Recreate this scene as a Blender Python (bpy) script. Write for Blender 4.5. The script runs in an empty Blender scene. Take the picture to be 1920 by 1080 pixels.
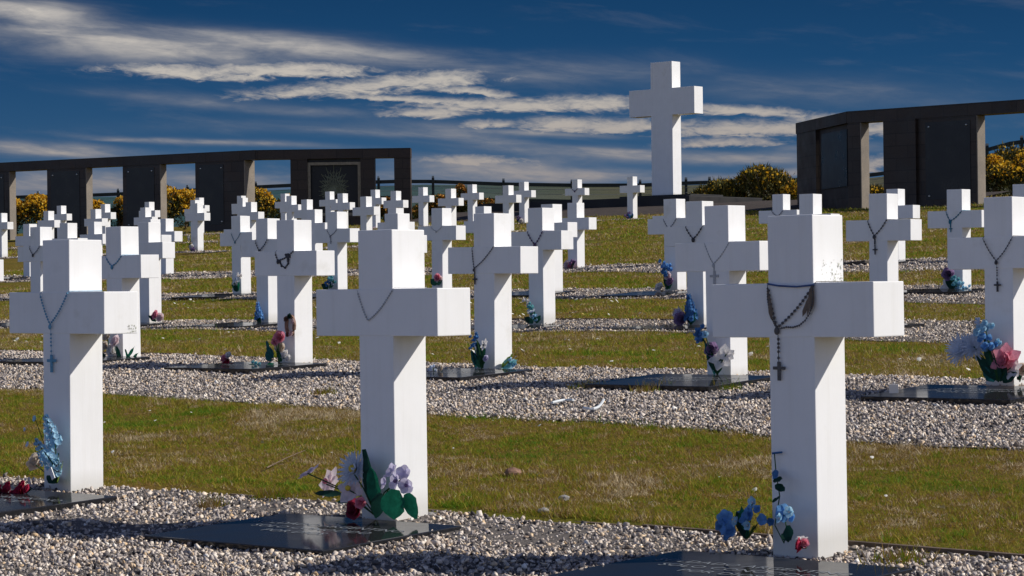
import bpy, bmesh, math, random
import numpy as np
from mathutils import Matrix, Vector

rng = np.random.RandomState(7)
random.seed(7)
C = bpy.context.scene.collection
PI = math.pi

# ------------------------------------------------------------------ survey helpers
# camera: eye at the origin, level, slight hand-held roll. All distances in metres.
FPX, RHO, YH = 4500.0, 0.012, 537.0
TH = math.radians(40.4)                       # the rows of graves run at this angle
CW, SW = math.cos(TH), math.sin(TH)
U = np.array([CW, -SW]); N = np.array([SW, CW])

def ray(px, py):
    xr, yr = px - 960, 540 - py
    X = xr*math.cos(RHO) + yr*math.sin(RHO)
    Y = -xr*math.sin(RHO) + yr*math.cos(RHO)
    return X/FPX, (Y - (540 - YH))/FPX

def nw(X, Y): return X*SW + Y*CW, X*CW - Y*SW
def xy(n, w): return n*SW + w*CW, n*CW - w*SW

NK = [-60, -20, 0, 5, 7.45, 13.6, 19.8, 25.2, 31.3, 41.4, 46.7, 52.76, 58, 70, 100, 200]
ZK = [-3.0, -2.0, -1.315, -1.095, -.988, -.63, -.42, -.075, .31, .97, 1.385, 1.81, 2.12, 2.75, 4.0, 7.0]
def gz(X, Y):
    X = np.asarray(X, float); Y = np.asarray(Y, float)
    n, w = X*SW + Y*CW, X*CW - Y*SW
    z = sum(np.interp(n+o, NK, ZK) for o in (-.8, -.4, 0, .4, .8))/5
    w0 = -6.9 - .7*(n-7.45)
    z = z - .011*np.clip(w-w0, -6, 6)*np.clip((19-n)/6, 0, 1)
    z = z + .012*np.sin(X*1.9+Y*.7)*np.sin(Y*1.3-X*.5) + .006*np.sin(X*5.1+1)*np.sin(Y*4.3+2)
    return z
HX = [-400, 50, 200, 350, 520, 700, 800, 1000, 1200, 1300, 1490, 1640, 1740, 1841, 1920, 2100, 2500]
HY = [376, 372, 369, 365, 356, 349, 346, 348, 350, 347, 342, 334, 316, 292, 274, 246, 225]
def land(X, Y):
    """ground height, rolling up to a hill crest beyond the fence"""
    X = np.asarray(X, float); Y = np.asarray(Y, float)
    z = gz(X, Y)
    Ys = np.maximum(Y, 1.0)
    px = 960 + X/Ys*FPX
    crest = (YH - RHO*(px-960) - np.interp(px, HX, HY))/FPX
    t = np.clip((Y-108)/(270-108), 0, 1); t = t*t*(3-2*t)
    e0 = gz(X*108/Ys, np.full_like(Ys, 108.0))/108
    hz = Ys*(e0 + (crest-e0)*t) - np.maximum(Y-275, 0)*.09
    return np.where(Y > 108, hz, z)

# ------------------------------------------------------------------ materials
def new_mat(name):
    m = bpy.data.materials.new(name); m.use_nodes = True
    nt = m.node_tree
    return m, nt, nt.nodes['Principled BSDF']

def nd(nt, typ, **kw):
    n = nt.nodes.new(typ)
    for k, v in kw.items():
        if k.startswith('i_'):
            key = k[2:]
            key = int(key) if key.isdigit() else key.replace('_', ' ')
            n.inputs[key].default_value = v
        else: setattr(n, k, v)
    return n

def ramp(nt, stops, src, interp='LINEAR'):
    r = nt.nodes.new('ShaderNodeValToRGB'); cr = r.color_ramp; cr.interpolation = interp
    while len(cr.elements) < len(stops): cr.elements.new(.5)
    for e, (p, c) in zip(cr.elements, stops):
        e.position = p; e.color = (*c, 1) if len(c) == 3 else c
    nt.links.new(src, r.inputs[0]); return r

def noise(nt, scale, detail=4, rough=.55, coord=None, dist=0.0):
    n = nd(nt, 'ShaderNodeTexNoise'); n.inputs['Scale'].default_value = scale
    n.inputs['Detail'].default_value = detail; n.inputs['Roughness'].default_value = rough
    n.inputs['Distortion'].default_value = dist
    if coord: nt.links.new(coord, n.inputs['Vector'])
    return n

def mixc(nt, a, b, fac, blend='MIX'):
    m = nd(nt, 'ShaderNodeMix', data_type='RGBA', blend_type=blend)
    for s, v in ((0, fac), (6, a), (7, b)):
        if hasattr(v, 'is_linked') or isinstance(v, bpy.types.NodeSocket): nt.links.new(v, m.inputs[s])
        else: m.inputs[s].default_value = v if s == 0 else (*v, 1)
    return m.outputs[2]

def bump(nt, h, bs, strength=.3, dist=.01):
    b = nd(nt, 'ShaderNodeBump'); b.inputs['Strength'].default_value = strength
    b.inputs['Distance'].default_value = dist
    nt.links.new(h, b.inputs['Height']); nt.links.new(b.outputs[0], bs.inputs['Normal'])

def see_through(nt, bs, colour, amount):
    out = nt.nodes['Material Output']
    tr = nd(nt, 'ShaderNodeBsdfTranslucent'); nt.links.new(colour, tr.inputs['Color'])
    mx = nd(nt, 'ShaderNodeMixShader'); mx.inputs[0].default_value = amount
    nt.links.new(bs.outputs[0], mx.inputs[1]); nt.links.new(tr.outputs[0], mx.inputs[2]); nt.links.new(mx.outputs[0], out.inputs['Surface'])

def simple(name, col, rough=.6, var=.15, scale=30, spec=.4, bumpd=0.0, metallic=0, translucent=0):
    m, nt, bs = new_mat(name)
    tc = nd(nt, 'ShaderNodeTexCoord')
    nz = noise(nt, scale, 4, coord=tc.outputs['Object'])
    lo = tuple(c*(1-var) for c in col); hi = tuple(min(1, c*(1+var)) for c in col)
    r = ramp(nt, [(.3, lo), (.7, hi)], nz.outputs[0])
    nt.links.new(r.outputs[0], bs.inputs['Base Color'])
    bs.inputs['Roughness'].default_value = rough
    bs.inputs['Specular IOR Level'].default_value = spec
    bs.inputs['Metallic'].default_value = metallic
    if bumpd: bump(nt, nz.outputs[0], bs, .4, bumpd)
    if translucent: see_through(nt, bs, r.outputs[0], translucent)
    return m

M = {}
def white_paint(name, grime=0.0):
    m, nt, bs = new_mat(name)
    tc = nd(nt, 'ShaderNodeTexCoord')
    mp = nd(nt, 'ShaderNodeMapping'); mp.inputs['Scale'].default_value = (30, 30, 1.6)
    nt.links.new(tc.outputs['Object'], mp.inputs[0])
    grain = noise(nt, 4, 5, .6, mp.outputs[0])
    info = nd(nt, 'ShaderNodeObjectInfo')
    mul = nd(nt, 'ShaderNodeMath', operation='MULTIPLY', i_1=20.0)
    nt.links.new(info.outputs['Random'], mul.inputs[0])
    big = noise(nt, 3.2, 6, .62); big.noise_dimensions = '4D'
    nt.links.new(tc.outputs['Object'], big.inputs['Vector']); nt.links.new(mul.outputs[0], big.inputs['W'])
    base = ramp(nt, [(.3, (.80, .80, .79)), (.62, (.85, .85, .845))], big.outputs[0])
    dirt = ramp(nt, [(.60-.1*grime, (0, 0, 0)), (.80, (.55, .55, .55))], big.outputs[0])
    c1 = mixc(nt, base.outputs[0], (.55, .53, .45), dirt.outputs[0])
    ms = nd(nt, 'ShaderNodeMapping'); ms.inputs['Scale'].default_value = (16, 16, .9)
    nt.links.new(tc.outputs['Object'], ms.inputs[0])
    stk = noise(nt, 1.0, 6, .68); stk.noise_dimensions = '4D'
    nt.links.new(ms.outputs[0], stk.inputs['Vector']); nt.links.new(mul.outputs[0], stk.inputs['W'])
    st = ramp(nt, [(.50, (0, 0, 0)), (.82, (.24, .24, .24))], stk.outputs[0])
    c1 = mixc(nt, c1, (.56, .54, .47), st.outputs[0])
    speck = noise(nt, 60, 3, .7); speck.noise_dimensions = '4D'
    nt.links.new(tc.outputs['Object'], speck.inputs['Vector']); nt.links.new(mul.outputs[0], speck.inputs['W'])
    sp = ramp(nt, [(.735, (0, 0, 0)), (.765, (.45, .45, .45))], speck.outputs[0])
    c2 = mixc(nt, c1, (.30, .30, .26), sp.outputs[0])
    # splash-back soil staining low on the post (real dirt, a hand or so high)
    sx = nd(nt, 'ShaderNodeSeparateXYZ'); nt.links.new(tc.outputs['Object'], sx.inputs[0])
    nz2 = nd(nt, 'ShaderNodeMath', operation='MULTIPLY_ADD', i_1=.10, i_2=-.04)
    nt.links.new(big.outputs[0], nz2.inputs[0])
    sub = nd(nt, 'ShaderNodeMath', operation='SUBTRACT'); nt.links.new(sx.outputs[2], sub.inputs[0]); nt.links.new(nz2.outputs[0], sub.inputs[1])
    lowr = nd(nt, 'ShaderNodeMapRange'); lowr.inputs[1].default_value = 0; lowr.inputs[2].default_value = .09
    lowr.inputs[3].default_value = .35; lowr.inputs[4].default_value = 0
    nt.links.new(sub.outputs[0], lowr.inputs[0])
    c3 = mixc(nt, c2, (.36, .33, .24), lowr.outputs[0])
    nt.links.new(c3, bs.inputs['Base Color'])
    bs.inputs['Roughness'].default_value = .55; bs.inputs['Specular IOR Level'].default_value = .25
    bump(nt, grain.outputs[0], bs, .12, .004)
    return m
M['paint'] = white_paint('white_paint')

def granite(name, a, b, rough, scale=90, spec=.5):
    m, nt, bs = new_mat(name)
    tc = nd(nt, 'ShaderNodeTexCoord')
    nz = noise(nt, scale, 3, .7, tc.outputs['Object'])
    n2 = noise(nt, 2.2, 4, .6, tc.outputs['Object'])
    r = ramp(nt, [(.35, a), (.65, b)], nz.outputs[0])
    r2 = ramp(nt, [(.3, (.75, .75, .75)), (.7, (1.1, 1.08, 1.05))], n2.outputs[0])
    nt.links.new(mixc(nt, r.outputs[0], r2.outputs[0], 1.0, 'MULTIPLY'), bs.inputs['Base Color'])
    rr = ramp(nt, [(.3, (rough*.8,)*3), (.7, (rough*1.25,)*3)], n2.outputs[0])
    nt.links.new(rr.outputs[0], bs.inputs['Roughness'])
    bs.inputs['Specular IOR Level'].default_value = spec
    return m
M['slab'] = granite('polished_black_granite', (.010, .011, .013), (.022, .023, .026), .065, 140, .45)
def dull_mirror(m, amount):  # dark diffuse mixed in to hold back the grazing reflections
    nt = m.node_tree; bs = nt.nodes['Principled BSDF']; out = nt.nodes['Material Output']
    df = nd(nt, 'ShaderNodeBsdfDiffuse'); df.inputs['Color'].default_value = (.022, .022, .024, 1)
    tc = nd(nt, 'ShaderNodeTexCoord'); nz = noise(nt, 5, 5, .65, tc.outputs['Object'])
    r = ramp(nt, [(.3, (amount*.75,)*3), (.7, (min(1, amount*1.25),)*3)], nz.outputs[0])
    mx = nd(nt, 'ShaderNodeMixShader'); nt.links.new(r.outputs[0], mx.inputs[0]); nt.links.new(bs.outputs[0], mx.inputs[1]); nt.links.new(df.outputs[0], mx.inputs[2]); nt.links.new(mx.outputs[0], out.inputs['Surface'])
dull_mirror(M['slab'], .42)
M['wall'] = granite('brown_granite', (.028, .020, .017), (.060, .045, .037), .5, 60, .3)
def joints(m):
    nt = m.node_tree; bs = nt.nodes['Principled BSDF']; src = bs.inputs['Base Color'].links[0].from_socket
    tc = nd(nt, 'ShaderNodeTexCoord'); sx = nd(nt, 'ShaderNodeSeparateXYZ'); nt.links.new(tc.outputs['Object'], sx.inputs[0])
    ad = nd(nt, 'ShaderNodeMath', operation='MULTIPLY_ADD', i_1=-.75); nt.links.new(sx.outputs[1], ad.inputs[0]); nt.links.new(sx.outputs[0], ad.inputs[2])
    cb_ = nd(nt, 'ShaderNodeCombineXYZ'); nt.links.new(ad.outputs[0], cb_.inputs[0]); nt.links.new(sx.outputs[2], cb_.inputs[1])
    br = nd(nt, 'ShaderNodeTexBrick'); br.inputs['Scale'].default_value = 1.0; br.inputs['Brick Width'].default_value = .9; br.inputs['Row Height'].default_value = .33
    br.inputs['Mortar Size'].default_value = .012; br.inputs['Color1'].default_value = (.82, .82, .82, 1); br.inputs['Color2'].default_value = (1.2, 1.15, 1.1, 1); br.inputs['Mortar'].default_value = (.45, .45, .45, 1)
    nt.links.new(cb_.outputs[0], br.inputs['Vector'])
    nt.links.new(mixc(nt, src, br.outputs['Color'], 1.0, 'MULTIPLY'), bs.inputs['Base Color'])
joints(M['wall'])
M['wall_sunlit'] = granite('sunlit_wall_granite', (.19, .165, .14), (.30, .265, .225), .85, 60, .2)  # lighter than the wall: sunlight on the pier ends put into the colour
M['plaque'] = granite('black_granite_plaque', (.008, .009, .012), (.017, .018, .023), .30, 120, .25)
M['step'] = granite('dark_granite_step', (.012, .012, .014), (.024, .023, .025), .55, 70, .25)
M['engrave'] = simple('engraved_letter_paint', (.20, .22, .24), .6, .2, 40)
M['frame'] = simple('bronze_frame', (.24, .20, .14), .45, .25, 12)
M['emblem'] = simple('green_bronze_emblem', (.15, .165, .11), .6, .35, 20)
M['bolt'] = simple('steel_bolt', (.55, .55, .55), .35, .1, 10, metallic=1)
M['timber'] = simple('weathered_edging_timber', (.12, .085, .062), .85, .4, 9, bumpd=.01)
M['fence'] = simple('dark_green_fence_timber', (.018, .026, .024), .7, .3, 6)
M['postpale'] = simple('weathered_post_top', (.30, .33, .33), .8, .3, 9)
M['wire'] = simple('galvanised_wire', (.25, .27, .27), .5, .1, 9)
M['soil'] = simple('dark_soil', (.045, .032, .024), .95, .5, 8, bumpd=.03)
M['stone'] = simple('grey_stone', (.30, .29, .28), .85, .3, 18, bumpd=.01)
M['plastic'] = simple('white_plastic', (.70, .74, .76), .35, .05, 10)
M['lichen'] = simple('grey_green_lichen', (.50, .51, .44), .9, .5, 60)
M['tag'] = simple('white_card', (.72, .72, .70), .5, .06, 10)
M['twig'] = simple('dry_twig', (.15, .105, .07), .9, .3, 20)
def fabric(key, col, var=.2): M[key] = simple(key, col, .75, var, 45, .2, 0, 0, .42 if key.startswith('petal') else .25 if key.startswith('leaf') else 0)
fabric('petal_white', (.82, .79, .76), .12); fabric('petal_pinkwhite', (.84, .70, .71), .16)
fabric('petal_lilac', (.60, .56, .72), .25); fabric('petal_paleblue', (.66, .72, .82), .12)
fabric('petal_blue', (.15, .35, .66), .35); fabric('petal_skyblue', (.38, .62, .84), .35)
fabric('petal_deepblue', (.08, .22, .46), .35); fabric('petal_red', (.50, .03, .08), .35)
fabric('petal_darkred', (.26, .03, .06), .35); fabric('petal_pink', (.78, .30, .38), .28)
fabric('petal_purple', (.30, .20, .36), .3); fabric('petal_cream', (.74, .65, .54), .15)
fabric('petal_teal', (.20, .50, .54), .3)
fabric('leaf_green', (.012, .15, .080), .35); fabric('leaf_dark', (.010, .052, .036), .35)
fabric('leaf_teal', (.02, .13, .12), .35); fabric('leaf_yellowgreen', (.16, .25, .04), .35)
fabric('centre_yellow', (.70, .50, .06), .2); fabric('stem_green', (.02, .07, .02), .3)
fabric('ribbon_brown', (.17, .13, .10), .2); fabric('cone_brown', (.24, .14, .10), .4)
fabric('bead_black', (.062, .062, .072), .2); fabric('bead_blue', (.13, .32, .47), .25)
fabric('bead_brown', (.105, .10, .10), .2); fabric('bead_grey', (.22, .23, .26), .2); fabric('bead_teal', (.03, .17, .25), .2); fabric('bead_purple', (.09, .06, .13), .2)
fabric('bead_faded', (.42, .43, .45), .15)
M['cord_blue'] = simple('blue_cord', (.05, .10, .26), .7, .2, 30)

def turf_material():
    m, nt, bs = new_mat('turf')
    geo = nd(nt, 'ShaderNodeNewGeometry')
    pos = geo.outputs['Position']
    big = noise(nt, .55, 5, .6, pos, .3); mid = noise(nt, 2.6, 5, .65, pos); fine = noise(nt, 38, 4, .7, pos)
    c = ramp(nt, [(.30, (.08, .12, .010)), (.44, (.15, .14, .014)), (.56, (.19, .115, .034)), (.70, (.10, .115, .012))], big.outputs[0])
    c2 = ramp(nt, [(.28, (.08, .11, .006)), (.48, (.17, .135, .016)), (.68, (.20, .115, .042))], mid.outputs[0])
    a = mixc(nt, c.outputs[0], c2.outputs[0], .5)
    f = ramp(nt, [(.3, (.45, .45, .4)), (.7, (1.4, 1.35, 1.25))], fine.outputs[0])
    b = mixc(nt, a, f.outputs[0], 1.0, 'MULTIPLY')
    # far hill vegetation: blue-green moor to the west, dry olive grass to the east
    sx = nd(nt, 'ShaderNodeSeparateXYZ'); nt.links.new(pos, sx.inputs[0])
    far = nd(nt, 'ShaderNodeMapRange'); far.inputs[1].default_value = 104; far.inputs[2].default_value = 116
    nt.links.new(sx.outputs[1], far.inputs[0])
    ew = nd(nt, 'ShaderNodeMapRange'); ew.inputs[1].default_value = -14; ew.inputs[2].default_value = 10
    nt.links.new(sx.outputs[0], ew.inputs[0])
    hn = noise(nt, .06, 5, .6, pos)
    moor = ramp(nt, [(.35, (.024, .066, .074)), (.65, (.040, .092, .094))], hn.outputs[0])
    dry = ramp(nt, [(.35, (.060, .068, .036)), (.65, (.105, .098, .058))], hn.outputs[0])
    hill = mixc(nt, moor.outputs[0], dry.outputs[0], ew.outputs[0])
    nt.links.new(mixc(nt, b, hill, far.outputs[0]), bs.inputs['Base Color'])
    bs.inputs['Roughness'].default_value = .95; bs.inputs['Specular IOR Level'].default_value = .1
    bump(nt, fine.outputs[0], bs, .9, .03)
    return m
M['turf'] = turf_material()

def blade_material():
    m, nt, bs = new_mat('grass_blade')
    geo = nd(nt, 'ShaderNodeNewGeometry'); pos = geo.outputs['Position']
    big = noise(nt, .9, 5, .62, pos, .3); mid = noise(nt, 9, 5, .68, pos)
    add = nd(nt, 'ShaderNodeMath', operation='ADD'); nt.links.new(big.outputs[0], add.inputs[0]); nt.links.new(mid.outputs[0], add.inputs[1])
    rm = nd(nt, 'ShaderNodeMath', operation='MULTIPLY_ADD', i_1=.66, i_2=-.33); nt.links.new(geo.outputs['Random Per Island'], rm.inputs[0])
    ad2 = nd(nt, 'ShaderNodeMath', operation='MULTIPLY_ADD', i_1=2.7, i_2=-2.25); nt.links.new(add.outputs[0], ad2.inputs[0])
    ad3 = nd(nt, 'ShaderNodeMath', operation='ADD'); nt.links.new(ad2.outputs[0], ad3.inputs[0]); nt.links.new(rm.outputs[0], ad3.inputs[1])
    r = ramp(nt, [(.03, (.11, .22, .012)), (.20, (.23, .26, .016)), (.39, (.33, .28, .026)), (.56, (.37, .245, .050)), (.67, (.26, .15, .050)), (.78, (.36, .26, .13)), (.88, (.14, .085, .036)), (.98, (.66, .54, .34))], ad3.outputs[0])
    nt.links.new(r.outputs[0], bs.inputs['Base Color'])
    bs.inputs['Roughness'].default_value = .7; bs.inputs['Specular IOR Level'].default_value = .15
    see_through(nt, bs, r.outputs[0], .3)
    return m
M['blade'] = blade_material()

def island_material(name, stops, rough=.8, extra=None, thin=0):
    m, nt, bs = new_mat(name)
    geo = nd(nt, 'ShaderNodeNewGeometry')
    r = ramp(nt, stops, geo.outputs['Random Per Island'])
    nz = noise(nt, 90 if extra is None else extra, 3, .6, geo.outputs['Position'])
    f = ramp(nt, [(.3, (.8, .8, .8)), (.7, (1.15, 1.15, 1.15))], nz.outputs[0])
    nt.links.new(mixc(nt, r.outputs[0], f.outputs[0], 1, 'MULTIPLY'), bs.inputs['Base Color'])
    bs.inputs['Roughness'].default_value = rough; bs.inputs['Specular IOR Level'].default_value = .25
    if thin: see_through(nt, bs, r.outputs[0], thin)
    return m
M['gravel'] = island_material('crushed_gravel', [(0, (.05, .045, .045)), (.17, (.16, .142, .135)), (.33, (.42, .37, .34)), (.58, (.65, .57, .50)), (.69, (.28, .21, .16)), (.79, (.84, .755, .655)), (.93, (.66, .46, .26)), (1, (.90, .86, .79))])
M['gravelbed'] = simple('gravel_bed', (.115, .10, .09), .95, .5, 60, bumpd=.02)
M['gorse_leaf'] = island_material('gorse_foliage', [(0, (.018, .020, .008)), (.5, (.046, .055, .012)), (.8, (.085, .085, .018)), (1, (.15, .10, .024))], .85, 3, .25)
M['gorse_olive'] = island_material('olive_foliage', [(0, (.030, .034, .010)), (.5, (.095, .095, .020)), (.8, (.15, .125, .028)), (1, (.24, .17, .04))], .85, 3)
M['gorse_bloom'] = island_material('gorse_blossom', [(0, (.42, .19, .012)), (.45, (.74, .42, .018)), (.8, (.86, .58, .035)), (1, (.90, .72, .18))], .7, 3, .4)
M['gorse_rust'] = island_material('rust_blossom', [(0, (.22, .08, .012)), (.5, (.44, .18, .02)), (1, (.62, .34, .06))], .7, 3)
M['daisy'] = simple('daisy_petals', (.72, .70, .62), .7, .1, 30)
M['daisy2'] = simple('hawkbit_petals', (.62, .50, .12), .7, .1, 30)

# ------------------------------------------------------------------ mesh helpers
class MB:
    def __init__(s): s.v = []; s.f = []
    def add(s, vs, fs):
        o = len(s.v); s.v += [tuple(p) for p in vs]; s.f += [tuple(o+i for i in f) for f in fs]; return s
    def box(s, x0, x1, y0, y1, z0, z1, m=None):
        vs = [Vector(p) for p in ((x0,y0,z0),(x1,y0,z0),(x1,y1,z0),(x0,y1,z0),(x0,y0,z1),(x1,y0,z1),(x1,y1,z1),(x0,y1,z1))]
        if m: vs = [m @ p for p in vs]
        return s.add(vs, [(3,2,1,0),(4,5,6,7),(0,1,5,4),(1,2,6,5),(2,3,7,6),(3,0,4,7)])
    def prism(s, poly, z0, z1):
        n = len(poly)
        vs = [(x, y, z0) for x, y in poly] + [(x, y, z1) for x, y in poly]
        fs = [tuple(range(n-1, -1, -1)), tuple(range(n, 2*n))]
        fs += [(i, (i+1) % n, n+(i+1) % n, n+i) for i in range(n)]
        return s.add(vs, fs)
    def tube(s, pts, r, seg=6, r1=None, closed=False):
        pts = [Vector(p) for p in pts]; n = len(pts); vs = []; fs = []
        r1 = r if r1 is None else r1
        for i, p in enumerate(pts):
            a = pts[i-1] if (i > 0 or closed) else p; b = pts[(i+1) % n] if (i < n-1 or closed) else p
            t = (b-a).normalized() if (b-a).length > 1e-9 else Vector((0,0,1))
            e = Vector((0,0,1)) if abs(t.z) < .9 else Vector((1,0,0))
            a1 = t.cross(e).normalized(); a2 = t.cross(a1)
            rr = r + (r1-r)*i/max(1, n-1)
            vs += [p + (a1*math.cos(2*PI*k/seg) + a2*math.sin(2*PI*k/seg))*rr for k in range(seg)]
        m = n if closed else n-1
        for i in range(m):
            j = (i+1) % n
            for k in range(seg):
                fs.append((i*seg+k, i*seg+(k+1) % seg, j*seg+(k+1) % seg, j*seg+k))
        if not closed:
            fs.append(tuple(range(seg-1, -1, -1))); fs.append(tuple((n-1)*seg+k for k in range(seg)))
        return s.add(vs, fs)
    def ball(s, c, r, seg=8, rings=5, sc=(1,1,1)):
        vs = [(c[0], c[1], c[2]+r*sc[2])]; fs = []
        for i in range(1, rings):
            t = PI*i/rings
            for k in range(seg):
                p = 2*PI*k/seg
                vs.append((c[0]+r*sc[0]*math.sin(t)*math.cos(p), c[1]+r*sc[1]*math.sin(t)*math.sin(p), c[2]+r*sc[2]*math.cos(t)))
        vs.append((c[0], c[1], c[2]-r*sc[2]))
        for k in range(seg): fs.append((0, 1+k, 1+(k+1) % seg))
        for i in range(rings-2):
            for k in range(seg):
                a = 1+i*seg; b = a+seg
                fs.append((a+k, b+k, b+(k+1) % seg, a+(k+1) % seg))
        a = 1+(rings-2)*seg
        for k in range(seg): fs.append((a+k, len(vs)-1, a+(k+1) % seg))
        return s.add(vs, fs)
    def petal(s, base, d, nrm, L, W, curl=.3, pointed=.6, cup=.15, segs=4):
        """a curved petal/leaf from base along d, bending towards nrm"""
        base = Vector(base); d = Vector(d).normalized(); nrm = Vector(nrm)
        nrm = (nrm - d*nrm.dot(d)); nrm = nrm.normalized() if nrm.length > 1e-6 else Vector((0,0,1))
        sd = d.cross(nrm); vs = []; fs = []
        for i in range(segs+1):
            t = i/segs
            wdt = W*.5*math.sin(PI*min(1, .12+.88*t*(.72+.28*pointed)))**(.7+.5*pointed)*random.uniform(.86, 1.10)
            jit = nrm*(L*random.uniform(-.05, .05)*t)
            if i == segs: wdt = W*.04*(1+3*(1-pointed))
            c = base + d*(L*t*(1-.25*abs(curl)*t)) + nrm*(L*curl*t*t)
            vs += [c - sd*wdt + nrm*(cup*wdt*random.uniform(.3, 1.7)) + jit, c, c + sd*wdt + nrm*(cup*wdt*random.uniform(.3, 1.7)) - jit]
        for i in range(segs):
            a = 3*i
            fs += [(a, a+1, a+4, a+3), (a+1, a+2, a+5, a+4)]
        return s.add(vs, fs)
    def build(s, name, mat, parent=None, bev=0, smooth=False):
        me = bpy.data.meshes.new(name); me.from_pydata(s.v, [], s.f); me.update()
        if bev:
            bm = bmesh.new(); bm.from_mesh(me)
            bmesh.ops.bevel(bm, geom=bm.edges[:], offset=bev, segments=2, affect='EDGES', profile=.6)
            bm.to_mesh(me); bm.free()
        if smooth:
            me.polygons.foreach_set('use_smooth', [True]*len(me.polygons))
        me.materials.append(mat)
        o = bpy.data.objects.new(name, me); C.objects.link(o)
        if parent is not None: o.parent = parent
        return o

def np_mesh(name, verts, faces, mat, nper):
    """fast mesh from arrays: faces (k, nper)"""
    me = bpy.data.meshes.new(name)
    me.vertices.add(len(verts)); me.vertices.foreach_set('co', np.ascontiguousarray(verts, np.float32).ravel())
    k = len(faces); me.loops.add(k*nper); me.loops.foreach_set('vertex_index', np.ascontiguousarray(faces, np.int32).ravel())
    me.polygons.add(k); me.polygons.foreach_set('loop_start', np.arange(0, k*nper, nper, dtype=np.int32))
    me.update(calc_edges=True); me.validate()
    me.materials.append(mat)
    o = bpy.data.objects.new(name, me); C.objects.link(o)
    return o

def tag(o, label=None, cat=None, group=None, kind=None):
    if label: o['label'] = label
    if cat: o['category'] = cat
    if group: o['group'] = group
    if kind: o['kind'] = kind
    return o
def thing(name, label, cat, loc=(0,0,0), rz=0.0, group=None):
    o = bpy.data.objects.new(name, None); C.objects.link(o)
    o.empty_display_size = .2
    o.location = loc; o.rotation_euler = (0, 0, rz)
    return tag(o, label, cat, group)

# ------------------------------------------------------------------ terrain
def axis(lo, hi, fine_lo, fine_hi, step, growth=1.25):
    a = list(np.arange(fine_lo, fine_hi+1e-6, step)); s = step
    while a[-1] < hi: s *= growth; a.append(a[-1]+s)
    s = step; b = []; x = fine_lo
    while x > lo: s *= growth; x -= s; b.append(x)
    return np.array(b[::-1]+a)
ax = axis(-420, 420, -24, 22, .35, 1.12); ay = axis(-120, 620, 4, 112, .35, 1.10)
gx, gy = np.meshgrid(ax, ay)
gzz = land(gx.ravel(), gy.ravel())
nx, ny = len(ax), len(ay)
ii = (np.arange(ny-1)[:, None]*nx + np.arange(nx-1)[None, :]).ravel()
ground = np_mesh('ground', np.c_[gx.ravel(), gy.ravel(), gzz], np.c_[ii, ii+1, ii+nx+1, ii+nx], M['turf'], 4)
ground.data.polygons.foreach_set('use_smooth', [True]*len(ground.data.polygons))
tag(ground, 'mossy olive and brown turf rising gently to a far hill', None, None, 'structure')

# ------------------------------------------------------------------ crosses: measured rows
H = 1.2; W = .167*H; BAR = .597*H; ZB = .625*H; ZT = .792*H       # section, bar length, bar underside, bar top
ROWS = {
1: [(127,449,467),(736,430,536),(1527,402,625)],
2: [(-60,437,240),(228,424.5,255),(550,412,270),(924,399.5,294),(1367,384.7,325),(1897.6,368.3,360)],
3: [(74,425.3,168),(277.8,416.7,178),(501.3,409.4,192),(745.5,400,203),(1016.8,389.4,210),(1316.7,376.8,219),(1661.7,362.5,235)],
4: [(125.6,418,136),(282,411,139),(451,404.8,146),(631.8,396.7,157),(828,390,163),(1036,382.5,168),(1268,372.6,175),(1523,363.3,181),(1803,354.5,186)],
5: [(54.4,419.8,107),(177,415.7,107),(310,409.8,112),(450,404.5,115),(589.5,392.5,119),(742.6,390,124),(907,386.7,127),(1081,380,130),(1265.5,374.5,136),(1467.8,363.9,141),(1683,354,146),(1921,345,153)],
6: [(2.5,399.5,83),(89.7,395.5,83),(179,392,84),(272.6,389,86),(369.8,381,91),(470.6,378.8,88),(575.3,374,92),(686.7,368.4,95)],
7: [(114.6,385.6,75),(196.8,382.6,75),(279.5,378.5,76),(366,375,78),(455,370.7,80),(546.4,367,82),(642.8,362.6,83),(742,358,85),(845.6,353.6,87),(953.6,347.5,88.5)],
8: [(373.5,370.6,70),(452,367,71),(534.3,363,73),(618.5,359,72),(704,355.6,73),(793.5,351,74),(886,345.7,77),(982.8,340.8,79),(1082.8,336.4,81),(1186,330.8,81)]}
POS = {}
for r, L in ROWS.items():
    d = np.array([FPX*H/s for *_, s in L]); n = len(L)
    a = np.array([ray(x, y)[0] for x, y, _ in L]); k = np.arange(n)
    wgt = 30.0 if r == 1 else 300.0
    A = np.r_[np.c_[-a, -a*k, np.ones(n), k]*wgt, np.c_[np.ones(n), k, np.zeros(n), np.zeros(n)]]
    b = np.r_[np.zeros(n), d]
    d0, dl, X0, xi = np.linalg.lstsq(A, b, rcond=None)[0]
    for i in range(n):
        dd = d0 + dl*i; ra = ray(L[i][0], L[i][1])
        c = np.array([ra[0]*dd, dd]) - W/2*U + W/2*N
        POS[(r, i)] = (c[0], c[1], ra[1]*dd - H)
    print('row', r, [tuple(round(float(q), 2) for q in nw(*POS[(r, i)][:2])) for i in (0, n-1)])

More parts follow.
